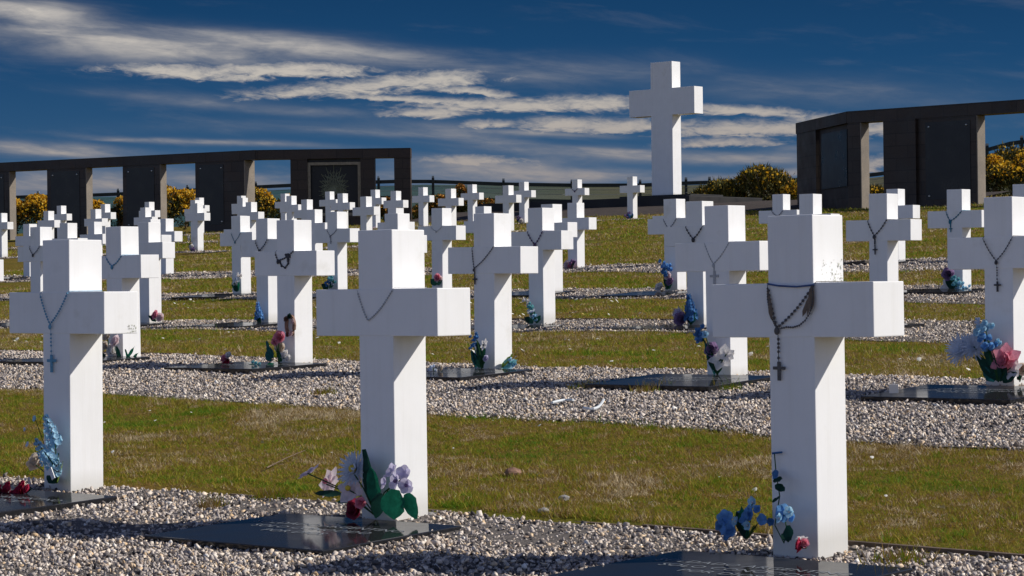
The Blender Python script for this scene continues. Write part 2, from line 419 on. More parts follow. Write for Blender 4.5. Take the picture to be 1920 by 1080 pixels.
ORD = ['first','second','third','fourth','fifth','sixth','seventh','eighth','ninth','tenth','eleventh','twelfth']
ROWN = {1:'nearest row',2:'second row back',3:'third row back',4:'fourth row back',5:'fifth row back',6:'sixth row back',7:'seventh row back',8:'farthest row'}
FEAT = {(1,0):'with blue rosary and blue flowers',(1,1):'with faded rosary and lilies at its foot',(1,2):'with dark grey crucifix rosary and grime on its head',
(2,0):'mostly cut off by the picture edge',(2,1):'with blue cord and white roses',(2,2):'with black tangled rosary and pink rose',
(2,3):'with thin black rosary',(2,4):'with faint grey rosary',(2,5):'with black crucifix rosary and large pale daisies'}
up = MB().box(-W/2, W/2, -W/2, W/2, -.35, H).build('upright', M['paint'], None, bev=.004)
cb = MB().box(-BAR/2, BAR/2, -W/2-.0025, W/2+.0025, ZB, ZT).build('crossbar', M['paint'], None, bev=.004)
CROSS = {}
first = True
for (r, i), p in POS.items():
    n = len(ROWS[r])
    which = ('leftmost' if i == 0 else 'rightmost' if i == n-1 else ORD[i]+' from left')
    lab = f'white grave cross, {which} in the {ROWN[r]}'
    if (r, i) in FEAT:
        lab = f'white grave cross, {which} in the {ROWN[r]}, ' + FEAT[(r, i)]
        if len(lab.split()) > 16: lab = f'white cross {FEAT[(r, i)]}, {which} in {ROWN[r]}'
    t = thing('grave_cross', lab, 'cross', p, -TH + random.uniform(-.014, .014), 'white grave crosses in rows')
    t.rotation_euler.x = random.uniform(-.007, .007); t.rotation_euler.y = random.uniform(-.007, .007)
    CROSS[(r, i)] = t
    for src in (up, cb):
        if first: o = src
        else: o = src.copy(); C.objects.link(o)
        o.parent = t
    first = False

def flecks(key, lx, y0, y1, z0, z1, cnt, size, fall):
    b = MB()
    for _ in range(cnt):
        y = random.uniform(y0, y1); z = z0 + (z1-z0)*random.random()**fall; k = random.randint(4, 7); s = size*random.uniform(.3, 1.3)
        b.add([(lx+.0012, y+s*random.uniform(.5, 1)*math.cos(2*PI*j/k), z+s*random.uniform(.4, 1.2)*math.sin(2*PI*j/k)) for j in range(k)], [tuple(range(k))])
    o = b.build('lichen_stain', M['lichen'], CROSS[key]); o['kind'] = 'stuff'
flecks((1,2), W/2, -.05, .095, ZT+.002, ZT+.085, 95, .0032, 2.6)
flecks((1,2), W/2, .02, .085, ZT+.012, ZT+.07, 20, .0042, 1)
flecks((1,0), BAR/2, .035, .092, ZB+.004, ZB+.040, 24, .0056, 1.2)
def gzs(X, Y): return float(gz(X, Y))
def cross_frame(r, i):
    X, Y, Z = POS[(r, i)]
    n, w = nw(X, Y)
    return n, w
def at(key, px, py, dn):
    """point seen at (px,py) standing dn metres behind/in front of a grave's centre line -> local to that grave"""
    X, Y, Z = POS[key]; n0 = X*SW + Y*CW + dn
    a, e = ray(px, py)
    yy = n0/(a*SW + CW)
    P = (a*yy, yy, e*yy)
    dx, dy = P[0]-X, P[1]-Y
    return (dx*CW - dy*SW, dx*SW + dy*CW, P[2]-gzs(X, Y))

# ------------------------------------------------------------------ grave slabs with inscriptions
def text_mesh(body, size):
    cu = bpy.data.curves.new('txt', 'FONT'); cu.body = body; cu.size = size; cu.align_x = 'CENTER'; cu.space_line = 1.25
    cu.resolution_u = 2
    o = bpy.data.objects.new('txt', cu); C.objects.link(o)
    bpy.context.view_layer.update()
    me = bpy.data.meshes.new_from_object(o.evaluated_get(bpy.context.evaluated_depsgraph_get()))
    bpy.data.objects.remove(o); return me
TXT = text_mesh('SOLDADO ARGENTINO\nSOLO CONOCIDO\nPOR DIOS', .078)
TXT.materials.append(M['engrave'])
SLAB = {}
slab_mesh = None
for (r, i), p in POS.items():
    if r > 5: continue
    if r == 5 and i in (3, 4, 5, 8): continue
    X, Y, Z = p; n, w = nw(X, Y)
    cx, cy = xy(n-.60, w+.05)
    z = gzs(cx, cy) - .003
    n_ = len(ROWS[r])
    which = ('leftmost' if i == 0 else 'rightmost' if i == n_-1 else ORD[i]+' from left')
    t = thing('grave_slab', f'dark polished grave slab before the {which} cross in the {ROWN[r]}', 'grave slab', (cx, cy, z), -TH + random.uniform(-.02, .02), 'dark grave slabs on the gravel')
    sl = (gzs(*xy(n-.2, w)) - gzs(*xy(n-1.0, w)))/.8
    t.rotation_euler = (math.atan(sl)*.8, 0, t.rotation_euler.z)
    if slab_mesh is None:
        s_ = MB().box(-.505, .505, -.405, .405, -.10, .034).build('slab', M['slab'], t, bev=.004); slab_mesh = s_.data
    else:
        s_ = bpy.data.objects.new('slab', slab_mesh); C.objects.link(s_); s_.parent = t
    SLAB[(r, i)] = t
    if r <= 2:
        q = bpy.data.objects.new('inscription', TXT); C.objects.link(q); q.parent = t
        q.location = (0, .12, .0352)

# ------------------------------------------------------------------ gravel strips
def rown(r, w):
    ns = [nw(*POS[(r, i)][:2]) for i in (0, len(ROWS[r])-1)]
    (n0, w0), (n1, w1) = ns
    return n0 + (n1-n0)*(w-w0)/(w1-w0)
FE = {1:.19, 2:.46, 3:.50, 4:.50, 5:.42}
def far_edge(r, w):
    return rown(r, w) + FE.get(r, .25) + .04*np.sin(w*2.3+r) + .025*np.sin(w*7.1)
def near_edge(r, w):
    wob = .06*np.sin(w*1.7+r*2) + .03*np.sin(w*6.3)
    if r == 1: return rown(r, w) - 4.2 + wob
    if r == 2: return 10.17 - .07*w + wob*.7
    if r == 3: return np.interp(w, [-24, -14, -11, -6], [18.55, 18.5, 17.6, 17.0]) + wob
    if r == 4: return np.interp(w, [-30, -19, -14, -8], [24.2, 23.8, 22.8, 22.0]) + wob
    if r == 5: return np.interp(w, [-36, -23, -17, -10], [29.6, 29.5, 28.4, 27.8]) + wob
    return rown(r, w) - .55 + wob
WR = {1: (-15.5, -2.0), 2: (-23, -3.5), 3: (-28, -6), 4: (-34, -8.5), 5: (-45, -11)}
for r in (6, 7, 8):
    wa = nw(*POS[(r, 0)][:2])[1]; wb = nw(*POS[(r, len(ROWS[r])-1)][:2])[1]
    WR[r] = (wa-2.5, wb+.6)
def in_slab(n, w, r, pad=0.0):
    m = np.zeros(len(n), bool)
    for (rr, i) in SLAB:
        if rr != r: continue
        cn, cw = nw(*POS[(rr, i)][:2])
        m |= (np.abs(w-cw-.05) < .495+pad) & (np.abs(n-cn+.60) < .395+pad)
    return m
gv, gf, off = [], [], 0
# bed sheets under the stones
bed = MB()
for r in ROWS:
    w0, w1 = WR[r]; ws = np.arange(w0, w1+.01, .3)
    rows_ = []
    for w in ws:
        nn_ = np.linspace(float(near_edge(r, w)), float(far_edge(r, w)), 8)
        X, Y = xy(nn_, w); rows_.append(np.c_[X, Y, gz(X, Y)+.006])
    V = np.vstack(rows_); k = len(ws)
    base = len(bed.v); bed.v += [tuple(q) for q in V]
    for a in range(k-1):
        for b in range(7):
            bed.f.append((base+a*8+b, base+a*8+8+b, base+a*8+9+b, base+a*8+1+b))
bed_o = bed.build('gravel_bed', M['gravelbed']); tag(bed_o, 'dark grit under the loose gravel strips', None, None, 'stuff')
def rand_rot(k):
    q = rng.normal(size=(k, 4)); q /= np.linalg.norm(q, axis=1)[:, None]
    a, b, c, d = q.T
    return np.stack([np.stack([1-2*(c*c+d*d), 2*(b*c-a*d), 2*(b*d+a*c)], 1), np.stack([2*(b*c+a*d), 1-2*(b*b+d*d), 2*(c*d-a*b)], 1), np.stack([2*(b*d-a*c), 2*(c*d+a*b), 1-2*(b*b+c*c)], 1)], 1)
stones_v, stones_f, so = [], [], 0
def hull(kp):
    """one crushed-stone shape: the hull of a few random points, so it has flat broken faces"""
    bm = bmesh.new(); p = rng.normal(size=(kp, 3)); p /= np.linalg.norm(p, axis=1)[:, None]
    p *= rng.uniform(.75, 1.1, (kp, 1))
    for q in p: bm.verts.new(q)
    r_ = bmesh.ops.convex_hull(bm, input=bm.verts[:])
    for v in [v for v in bm.verts if not v.link_faces]: bm.verts.remove(v)
    bmesh.ops.triangulate(bm, faces=bm.faces[:]); bm.verts.index_update()
    v = np.array([v.co[:] for v in bm.verts]); f = np.array([[q.index for q in t.verts] for t in bm.faces]); bm.free()
    return v, f
HULLS = [hull(9) for _ in range(18)]; HULLS_S = [hull(6) for _ in range(12)]
def stones(r, dens, size, tmpls):
    global so
    w0, w1 = WR[r]; nmin = float(near_edge(r, np.array([w0, (w0+w1)/2, w1])).min())-.1
    nmax = float(far_edge(r, np.array([w0, (w0+w1)/2, w1])).max())+.1
    k0 = int((w1-w0)*(nmax-nmin)*dens)
    w_ = rng.uniform(w0, w1, k0); n_ = rng.uniform(nmin, nmax, k0)
    edge = rng.normal(0, .035, k0)
    ok = (n_ > near_edge(r, w_)+edge) & (n_ < far_edge(r, w_)+np.minimum(edge, .03)*.5) & ~in_slab(n_, w_, r, -.005)
    X_, Y_ = xy(n_, w_)
    ok &= (Y_ > 6.6) & (np.abs(X_/np.maximum(Y_, 1)) < .26 + 1.2/np.maximum(Y_, 1))
    # thin the stones irregularly so the bed and weeds show through
    ok &= (np.sin(X_*3.1+Y_*1.7)+np.sin(X_*1.3-Y_*4.1)+rng.normal(0, .9, k0)) < 1.95
    X_, Y_ = X_[ok], Y_[ok]; which = rng.randint(0, len(tmpls), len(X_))
    for ti, (tv, tf) in enumerate(tmpls):
        X, Y = X_[which == ti], Y_[which == ti]; k = len(X)
        s = size*np.exp(np.clip(rng.normal(0, .30, k), -1, .55))
        shp = rng.uniform(.6, 1.5, (k, 3)); shp[:, 2] *= .5
        v = tv[None]*shp[:, None, :]*s[:, None, None]
        v = np.einsum('kij,kvj->kvi', rand_rot(k), v)
        z = gz(X, Y) + s*rng.uniform(-.25, 1.0, k)
        v += np.stack([X, Y, z], 1)[:, None, :]
        stones_v.append(v.reshape(-1, 3)); f = tf[None] + (so + np.arange(k)*len(tv))[:, None, None]
        stones_f.append(f.reshape(-1, 3)); so += k*len(tv)
stones(1, 6000, .0094, HULLS)
stones(2, 5000, .0100, HULLS)
stones(3, 2300, .0120, HULLS_S)
stones(4, 1500, .0135, HULLS_S)
stones(5, 900, .0165, HULLS_S)
for r in (6, 7, 8): stones(r, 520, .019, HULLS_S)
gravel = np_mesh('gravel', np.vstack(stones_v), np.vstack(stones_f), M['gravel'], 3)
tag(gravel, 'crushed grey and buff gravel in strips along the grave rows', None, None, 'stuff')

# ------------------------------------------------------------------ timber edging boards behind the gravel
for r in (1, 2, 3, 4, 5):
    w0, w1 = WR[r]; mb = MB()
    ws = np.arange(w0, w1, 2.4)
    for a in ws:
        b = min(a+2.385, w1); na, nb = rown(r, a)+FE[r]+.05, rown(r, b)+FE[r]+.05
        A_ = xy(na, a); B_ = xy(nb, b); dn_ = .028
        A2 = xy(na+dn_, a); B2 = xy(nb+dn_, b)
        h = .004 + .012*math.sin(a*3)
        za, zb = gzs(*A_), gzs(*B_)
        vs = [(*A_, za-.08), (*B_, zb-.08), (*B2, zb-.08), (*A2, za-.08), (*A_, za+h), (*B_, zb+h), (*B2, zb+h), (*A2, za+h)]
        mb.add(vs, [(3,2,1,0),(4,5,6,7),(0,1,5,4),(1,2,6,5),(2,3,7,6),(3,0,4,7)])
    o = mb.build('edging_board', M['timber'])
    tag(o, f'low weathered timber edging between gravel and turf in the {ROWN[r]}', 'edging', 'timber edging along the gravel')

# ------------------------------------------------------------------ grass blades
def grass_field(nlo, nhi, wlo, whi, dens, hgt, wid, lo_fn=None, hi_fn=None, gap=None):
    k = int((nhi-nlo)*(whi-wlo)*dens)
    n = rng.uniform(nlo, nhi, k); w = rng.uniform(wlo, whi, k)
    X, Y = xy(n, w)
    ok = (Y > 6) & (np.abs(X/np.maximum(Y, 1)) < .25 + 1.0/np.maximum(Y, 1))
    if lo_fn is not None: ok &= n > lo_fn(w)+.03+np.abs(rng.normal(0, .03, k))
    if hi_fn is not None: ok &= n < hi_fn(w)-.01+rng.normal(0, .05, k)
    n, w, X, Y = n[ok], w[ok], X[ok], Y[ok]; k = len(X)
    patch = .62 + .30*np.sin(X*2.3+1.3*np.sin(Y*1.7))*np.sin(Y*2.9+X*.8) + .30*np.sin(X*13+2*np.sin(Y*7))*np.sin(Y*11+1.5*np.sin(X*6)) + .18*np.sin(X*29+Y*17)*np.sin(Y*31-X*9)
    h = hgt*np.exp(rng.normal(0, .42, k))*np.clip(.35+patch, .3, 1.7)
    if lo_fn is not None: h *= 1 + .5*np.exp(-np.maximum(n-lo_fn(w)-.05, 0)/.12)
    a = rng.uniform(0, 2*PI, k); b = rng.uniform(0, 2*PI, k); lean = h*rng.uniform(.2, 1.6, k)
    z = gz(X, Y)-.004
    wd = wid*rng.uniform(.6, 1.4, k)
    p0 = np.stack([X-np.cos(a)*wd, Y-np.sin(a)*wd, z], 1); p1 = np.stack([X+np.cos(a)*wd, Y+np.sin(a)*wd, z], 1)
    tip = np.stack([X+np.cos(b)*lean, Y+np.sin(b)*lean, z+h], 1)
    return np.stack([p0, p1, tip], 1).reshape(-1, 3)
GB = []
fe = lambda r: (lambda w: far_edge(r, w)+.09)
ne = lambda r: (lambda w: near_edge(r, w))
GB.append(grass_field(7.4, 11.3, -16, -2, 15000, .0145, .0023, fe(1), ne(2)))
def tufts(cnt, nlo, nhi, wlo, whi, hgt, wid, lo, hi):
    out = []
    n = rng.uniform(nlo, nhi, cnt); w = rng.uniform(wlo, whi, cnt)
    ok = (n > lo(w)-.06) & (n < hi(w)+.08); n, w = n[ok], w[ok]
    X0, Y0 = xy(n, w); m = 16
    X = np.repeat(X0, m) + rng.normal(0, .022, len(X0)*m); Y = np.repeat(Y0, m) + rng.normal(0, .022, len(X0)*m); k = len(X)
    b = rng.uniform(0, 2*PI, k); h = hgt*np.repeat(np.exp(rng.normal(0, .3, len(X0))), m)*np.exp(rng.normal(0, .3, k)); z = gz(X, Y)-.004
    a = rng.uniform(0, 2*PI, k); wd = wid*rng.uniform(.6, 1.3, k); ln = h*rng.uniform(.2, .9, k)
    return np.stack([np.stack([X-np.cos(a)*wd, Y-np.sin(a)*wd, z], 1), np.stack([X+np.cos(a)*wd, Y+np.sin(a)*wd, z], 1), np.stack([X+np.cos(b)*ln, Y+np.sin(b)*ln, z+h], 1)], 1).reshape(-1, 3)
GB.append(tufts(900, 7.5, 11.0, -14, -3, .030, .0020, fe(1), ne(2)))
GB.append(tufts(1300, 13.4, 18.8, -24, -6, .034, .0034, fe(2), ne(3)))
GB.append(grass_field(13.2, 18.9, -25, -4, 3600, .0165, .0038, fe(2), ne(3)))
GB.append(grass_field(19.6, 24.8, -31, -6, 1700, .019, .0055, fe(3), ne(4)))
GB.append(grass_field(25.2, 30.0, -36, -9, 1000, .024, .0075, fe(4), ne(5)))
GB.append(grass_field(31.6, 41.0, -44, -11, 520, .028, .010, fe(5), None))
GB.append(grass_field(41.6, 58.0, -62, -22, 230, .032, .015))
gvv = np.vstack(GB)
grass = np_mesh('grass', gvv, np.arange(len(gvv)).reshape(-1, 3), M['blade'], 3)
tag(grass, 'short rough grass covering the strips between the graves', None, None, 'stuff')

# small weeds in the gravel, and daisies in the lawn
def daisies(name, mat, count, nlo, nhi, wlo, whi, size, lo=None, hi=None, clump=None):
    V, Fc = [], []; o = 0
    for _ in range(count):
        for _t in range(30):
            n = rng.uniform(nlo, nhi); w = rng.uniform(wlo, whi)
            if clump is not None and math.sin(w*1.7+n*.9)+math.sin(n*2.3-w*.6)+rng.normal(0, .5) < clump: continue
            if lo and n < lo(w)+.1: continue
            if hi and n > hi(w)-.1: continue
            break
        X, Y = xy(n, w); z = gzs(X, Y) + rng.uniform(.012, .032)
        s = size*rng.uniform(.6, 1.3); kx = 7
        tx, ty = rng.normal(0, .35, 2)
        V.append((X, Y, z+s*.25))
        for j in range(kx):
            a = 2*PI*j/kx; rr = s*(1 if j % 2 else .8)
            dx, dy = rr*math.cos(a), rr*math.sin(a)
            V.append((X+dx, Y+dy, z+dx*tx+dy*ty))
        for j in range(kx): Fc.append((o, o+1+j, o+1+(j+1) % kx))
        o += kx+1
    return np_mesh(name, np.array(V), np.array(Fc), mat, 3)
dz = []
o = daisies('daisies', M['daisy'], 46, 7.7, 10.6, -13, -4, .0105, fe(1), ne(2)); tag(o, 'scattered white lawn daisies in the nearest grass strip', None, None, 'stuff')
o = daisies('daisies', M['daisy'], 110, 13.8, 18.6, -22, -7, .020, fe(2), ne(3)); tag(o, 'scattered white lawn daisies in the second grass strip', None, None, 'stuff')
o = daisies('daisies', M['daisy'], 260, 20.0, 24.4, -29, -10, .021, fe(3), ne(4), .3); tag(o, 'white lawn daisies clustered in the third grass strip', None, None, 'stuff')
o = daisies('daisies', M['daisy2'], 60, 20.0, 30, -32, -10, .020, None, None, .2); tag(o, 'yellow lawn flowers dotted through the farther grass', None, None, 'stuff')
# weed tufts growing in gravel
V = []
for (px, py, sz) in [(505, 938, .05), (395, 955, .03), (1225, 731, .06), (1105, 729, .07), (1210, 737, .05), (1690, 1058, .05), (610, 742, .04), (1362, 732, .05)]:
    a, e = ray(px, py); d = 4.0
    for _ in range(4000):
        if e*d < gzs(a*d, d): break
        d += .01
    k = 160
    X = a*d + rng.normal(0, sz, k); Y = d + rng.normal(0, sz, k)
    b = rng.uniform(0, 2*PI, k); h = .035*np.exp(rng.normal(0, .4, k)); z = gz(X, Y)+.005
    V.append(np.stack([np.stack([X-.003, Y, z], 1), np.stack([X+.003, Y, z], 1), np.stack([X+np.cos(b)*h*.6, Y+np.sin(b)*h*.6, z+h], 1)], 1).reshape(-1, 3))
V = np.vstack(V)
o = np_mesh('weeds', V, np.arange(len(V)).reshape(-1, 3), M['blade'], 3); tag(o, 'small weeds sprouting through the gravel', None, None, 'stuff')

# ------------------------------------------------------------------ rosaries
def rosary(key, col, label, lx=-.03, drop=.14, pend=.0, crux=.0, bead=.0065, spread=.104, far=False, extra=None, medal=True, left_drop=.01):
    X, Y, Z = POS[key]; c = CROSS[key]
    t = thing('rosary', label, 'rosary', (X, Y, Z), c.rotation_euler.z, 'rosaries hung on the crosses')
    m = M[col]; yf = -W/2 - .0025 - bead*1.05
    # one closed strand: down the front in a V, over the bar top and round behind the head
    P = []
    A_ = Vector((-spread, yf, ZT-left_drop)); B_ = Vector((spread, yf, ZT-.005)); Cc = Vector((lx, yf-.002, ZT-drop))
    def sag(p, q, k, s):
        return [p.lerp(q, i/k) + Vector((0, 0, -s*math.sin(PI*i/k))) for i in range(k)]
    k = 12
    Fp = sag(A_, Cc, k, .012) + sag(Cc, B_, k, .014) + [B_]
    zt = ZT + .0035; hw = W/2 + .004
    Bk = [Vector((hw, -W/2+.004, zt)), Vector((hw, 0, zt)), Vector((hw, hw, zt)), Vector((0, hw, zt)), Vector((-hw, hw, zt)), Vector((-hw, 0, zt)), Vector((-hw, -W/2+.004, zt))]
    loop = MB().tube(Fp + Bk, bead*.26 if not far else bead*.36, 5, closed=True)
    # beads along the strand on the front face
    step = bead*(2.9 if not far else 3.6); acc = 0
    for p, q in zip(Fp, Fp[1:]):
        sl_ = (q-p).length; s = step-acc
        while s < sl_:
            loop.ball(p.lerp(q, s/sl_), bead, 6, 4); s += step
        acc = sl_-(s-step)
    loop.build('bead_loop', m, t, smooth=True)
    if medal:
        mm = MB().ball((lx, yf-.003, ZT-drop-.012), bead*2.1, 10, 6, (1, .45, 1.15)); mm.build('medal', m, t, smooth=True)
    if pend:
        pm = MB().tube([(lx+.003, yf, ZT-drop-.02), (lx+.005, yf, ZT-drop-pend)], bead*.25, 5)
        for q in (.28, .42, .55, .68, .88): pm.ball((lx+.004, yf, ZT-drop-.01-(pend-.01)*q), bead, 6, 4)
        pm.build('pendant', m, t, smooth=True)
    if crux:
        z0 = ZT-drop-pend; s = crux
        MB().box(lx+.006-s*.085, lx+.006+s*.085, yf-.003, yf+.003, z0-s, z0).box(lx+.006-s*.36, lx+.006+s*.36, yf-.0036, yf+.0036, z0-s*.42, z0-s*.26).build('crucifix', m, t)
    if extra == 'ribbon':
        for (xa, za, xb, zb_) in ((.094, -.012, .078, -.12), (.099, -.015, .097, -.10), (-.100, -.03, -.080, -.135), (.086, -.05, .055, -.125)):
            MB().petal((xa, yf-.003, ZT+za), (xb-xa, -.002, zb_-za), (0, -1, 0), math.hypot(xb-xa, zb_-za), .017, .03, .2, .1).build('ribbon', M['ribbon_brown'], t)
        b = MB().tube([(-spread, yf, ZT-.002), (-.05, yf-.004, ZT-.010), (.03, yf-.004, ZT-.014), (spread, yf, ZT-.008)], .0035, 5); b.build('cord', M['cord_blue'], t)
        sp = [Vector((.098, yf-.004, ZT-.02)), Vector((.101, yf-.005, ZT-.05)), Vector((.098, yf-.006, ZT-.08)), Vector((.086, yf-.006, ZT-.112)), Vector((.066, yf-.006, ZT-.138)), Vector((.040, yf-.006, ZT-.156)), Vector((.012, yf-.006, ZT-.163)), Vector((-.018, yf-.005, ZT-.162)), Vector((lx+.014, yf-.004, ZT-.168))]
        b = MB().tube(sp, .0016, 5)
        for p_, q_ in zip(sp, sp[1:]):
            for f_ in (0, .34, .67): b.ball(p_.lerp(q_, f_), .0042, 6, 4)
        b.build('strand', m, t, smooth=True)
        sp = [Vector((-.102, yf-.002, ZT-.02)), Vector((-.101, yf-.003, ZT-.06)), Vector((-.094, yf-.003, ZT-.10)), Vector((-.080, yf-.003, ZT-.135)), Vector((lx-.004, yf-.003, ZT-.162))]
        b = MB().tube(sp, .0016, 5)
        for p_, q_ in zip(sp, sp[1:]):
            for f_ in (0, .25, .5, .75): b.ball(p_.lerp(q_, f_), .0045, 6, 4)
        b.build('strand', m, t, smooth=True)
    if extra == 'tangle':
        pts = [Vector((.02, yf, ZT-.03)), Vector((.05, yf, ZT-.07)), Vector((.048, yf, ZT-.10)), Vector((.01, yf, ZT-.135)), Vector((-.03, yf, ZT-.12)), Vector((-.05, yf, ZT-.085))]
        b = MB().tube(pts, .006, 5)
        for q in pts: b.ball(q, .010, 6, 4)
        b.build('strand', m, t)
        MB().box(.038, .056, yf-.007, yf+.003, ZT-.09, ZT-.02).box(.022, .072, yf-.008, yf+.004, ZT-.055, ZT-.038).build('crucifix', m, t)
    return t
rosary((1,0), 'bead_blue', 'blue bead rosary with crucifix on the left near cross', -.028, .155, .145, .085, .0052)
rosary((1,1), 'bead_faded', 'faded grey bead rosary on the middle near cross', -.04, .135, 0, 0, .0042, medal=False)
rosary((1,2), 'bead_brown', 'dark grey rosary with crucifix and torn ribbon on the right near cross', -.062, .165, .125, .07, .0060, extra='ribbon')
rosary((2,1), 'bead_blue', 'short blue cord round the cross with white roses', -.02, .09, 0, 0, .008, far=True)
rosary((2,2), 'bead_black', 'black tangled rosary with crucifix on cross with pink rose', -.07, .075, 0, 0, .0075, extra='tangle')
rosary((2,3), 'bead_black', 'thin black rosary with crucifix, middle of the second row', -.085, .16, .06, .06, .0055, far=True)
rosary((2,4), 'bead_faded', 'faint grey rosary on cross beside the right near cross', -.03, .15, .05, .10, .0055, far=True)
rosary((2,5), 'bead_black', 'black rosary with hanging crucifix on rightmost second row cross', -.01, .15, .13, .065, .0058, far=True)
rosary((3,0), 'bead_black', 'dark rosary on leftmost cross of the third row', -.03, .11, 0, 0, .008, far=True)
rosary((3,2), 'bead_black', 'black rosary drooping beside the tangled one, third row', -.03, .13, 0, 0, .009, far=True)
rosary((3,4), 'bead_purple', 'purple black rosary on third row cross near picture centre', 0, .14, 0, 0, .010, far=True)
rosary((3,5), 'bead_black', 'black V shaped rosary on third row cross, sixth from left', -.01, .13, 0, 0, .010, far=True)
rosary((3,6), 'bead_black', 'black rosary with long pendant on rightmost third row cross', -.03, .15, .11, .07, .009, far=True)
rosary((4,2), 'bead_teal', 'pale teal rosary on fourth row cross with white green flowers', -.02, .14, 0, 0, .007, far=True)
rosary((4,3), 'bead_grey', 'grey blue rosary on fourth from left cross, fourth row', -.03, .10, .07, .05, .008, far=True)
rosary((4,6), 'bead_grey', 'dark rosary half hidden on seventh cross of fourth row', -.02, .13, 0, 0, .009, far=True)
rosary((4,8), 'bead_teal', 'teal and black rosary on rightmost fourth row cross', -.05, .12, .07, .06, .010, far=True)
rosary((4,4), 'bead_faded', 'faint pale rosary on fifth from left cross, fourth row', 0, .07, 0, 0, .006, far=True)
rosary((5,9), 'bead_grey', 'small grey rosary on fifth row cross behind the right near cross', 0, .09, 0, 0, .010, far=True)
rosary((8,8), 'bead_purple', 'small dark rosary on farthest row cross, ninth from left', 0, .07, 0, 0, .012, far=True)

# ------------------------------------------------------------------ flowers
def fl(kind, mat, c, d, size, parent, name='flower', centre=None):
    """one artificial flower: kind, centre, facing direction, diameter"""
    c = Vector(c); d = Vector(d).normalized()
    if kind != 'spike': size *= {'lily': 1.42, 'pansy': 1.2, 'daisy': 1.2, 'rose': 1.3, 'bunch': 1.02}[kind]
    r = size/2
    e = Vector((0,0,1)) if abs(d.z) < .9 else Vector((1,0,0))
    a1 = d.cross(e).normalized(); a2 = d.cross(a1)
    ph = random.uniform(0, 6); b = MB()
    ring = lambda k, j, o=0: a1*math.cos(ph+o+2*PI*j/k) + a2*math.sin(ph+o+2*PI*j/k)
    if kind == 'lily':
        for j in range(6):
            o = ring(6, j); b.petal(c-d*r*.35, o+d*random.uniform(.35, .6), -d, r*1.2, r*.85, .30, .8, .22, 5)
    elif kind == 'rose':
        for lay, (k, tilt, L, Wd) in enumerate(((5, .35, 1.05, .95), (5, .9, .95, .85), (4, 1.7, .85, .75), (3, 3.5, .75, .6))):
            for j in range(k):
                o = ring(k, j, lay*.6); b.petal(c-d*r*.45, o+d*tilt, d, r*L, r*Wd, .22, .15, .35, 4)
    elif kind == 'daisy':
        for lay, (k, tilt) in enumerate(((22, .15), (18, .55), (12, 1.1))):
            for j in range(k):
                o = ring(k, j, lay*.1); b.petal(c-d*r*.15, o+d*(tilt+random.uniform(-.1, .1)), d, r*random.uniform(.9, 1.08), r*.16, .1, .4, .3, 3)
    elif kind == 'pansy':
        for j in range(5):
            o = ring(5, j); b.petal(c-d*r*.1, o+d*random.uniform(.1, .45), d, r*1.05, r*1.0, .12, .1, .15, 4)
    elif kind == 'bunch':
        for _ in range(9):
            q = c + Vector(np.clip(rng.normal(0, 1, 3), -1.3, 1.3))*r*.5
            for j in range(5):
                o = ring(5, j, random.random()); b.petal(q, o+d*.5, d, r*.5, r*.42, .2, .2, .2, 3)
    elif kind == 'spike':
        n = max(26, int(size/.0042))
        for j in range(n):
            t = j/n; q = c + d*(size*(t-.5)) + ring(7, j*3)*size*random.uniform(.08, .25)*(1.2-t)
            o1 = (q-c - d*((q-c).dot(d))).normalized()
            s = size*.105*(1.25-.6*t)
            e1 = o1.cross(d)
            for m_ in range(5):
                o2 = e1*math.cos(1.257*m_) + d*math.sin(1.257*m_)
                b.petal(q, o2+o1*.4, o1, s, s*.9, .15, .2, .1, 3)
    o_ = b.build(name, M[mat], parent, smooth=True)
    if centre:
        MB().ball(c + d*r*.12, r*.2, 8, 5).build('flower_centre', M[centre], o_, smooth=True)
    return o_
def leaf(c, d, L, Wd, parent, mat='leaf_green', curl=.25, nrm=(0, -.6, .8)):
    return MB().petal(c, d, nrm, L, Wd, curl, .8, .18, 6).build('leaf', M[mat], parent, smooth=True)
def stem(pts, parent, r=.003, mat='stem_green'):
    return MB().tube(pts, r, 5).build('stem', M[mat], parent)
def bouquet(key, label, group='flowers left at the graves'):
    X, Y, Z = POS[key]
    return thing('flower_bouquet', label, 'flowers', (X, Y, gzs(X, Y)), -TH, group)
FRONT = (-.15, -1, .25)

# --- middle near cross: lilies, dome flower, lilac cluster and big leaves
k = (1,1); t = bouquet(k, 'lilies, pale daisy and lilac flowers with dark leaves at middle near cross')
foot = Vector(at(k, 705, 968, -.16))
P = lambda x, y, dn=-.18: Vector(at(k, x, y, dn))
fl('lily', 'petal_lilac', P(577, 880, -.03), (-.5, -.2, .8), .075, t)
fl('lily', 'petal_pinkwhite', P(612, 903, -.04), (-.3, -1, .35), .090, t, centre='petal_pink')
fl('lily', 'petal_pinkwhite', P(654, 916, -.20), (.1, -1, .35), .088, t, centre='centre_yellow')
fl('daisy', 'petal_paleblue', P(664, 880, -.16), (-.1, -1, .35), .145, t, centre='centre_yellow')
fl('pansy', 'petal_lilac', P(735, 884, -.20), (-.3, -1, .5), .062, t); fl('pansy', 'petal_lilac', P(757, 888, -.21), (.4, -1, .4), .062, t)
fl('pansy', 'petal_lilac', P(742, 902, -.24), (-.3, -1, .1), .066, t, centre='petal_purple'); fl('pansy', 'petal_lilac', P(762, 910, -.24), (.4, -1, -.05), .062, t, centre='petal_purple')
fl('pansy', 'petal_lilac', P(722, 905, -.22), (-.6, -1, .2), .055, t)
fl('rose', 'petal_darkred', P(664, 955, -.27), (-.1, -1, .15), .085, t); fl('rose', 'petal_pink', P(676, 943, -.29), (.3, -1, .2), .05, t)
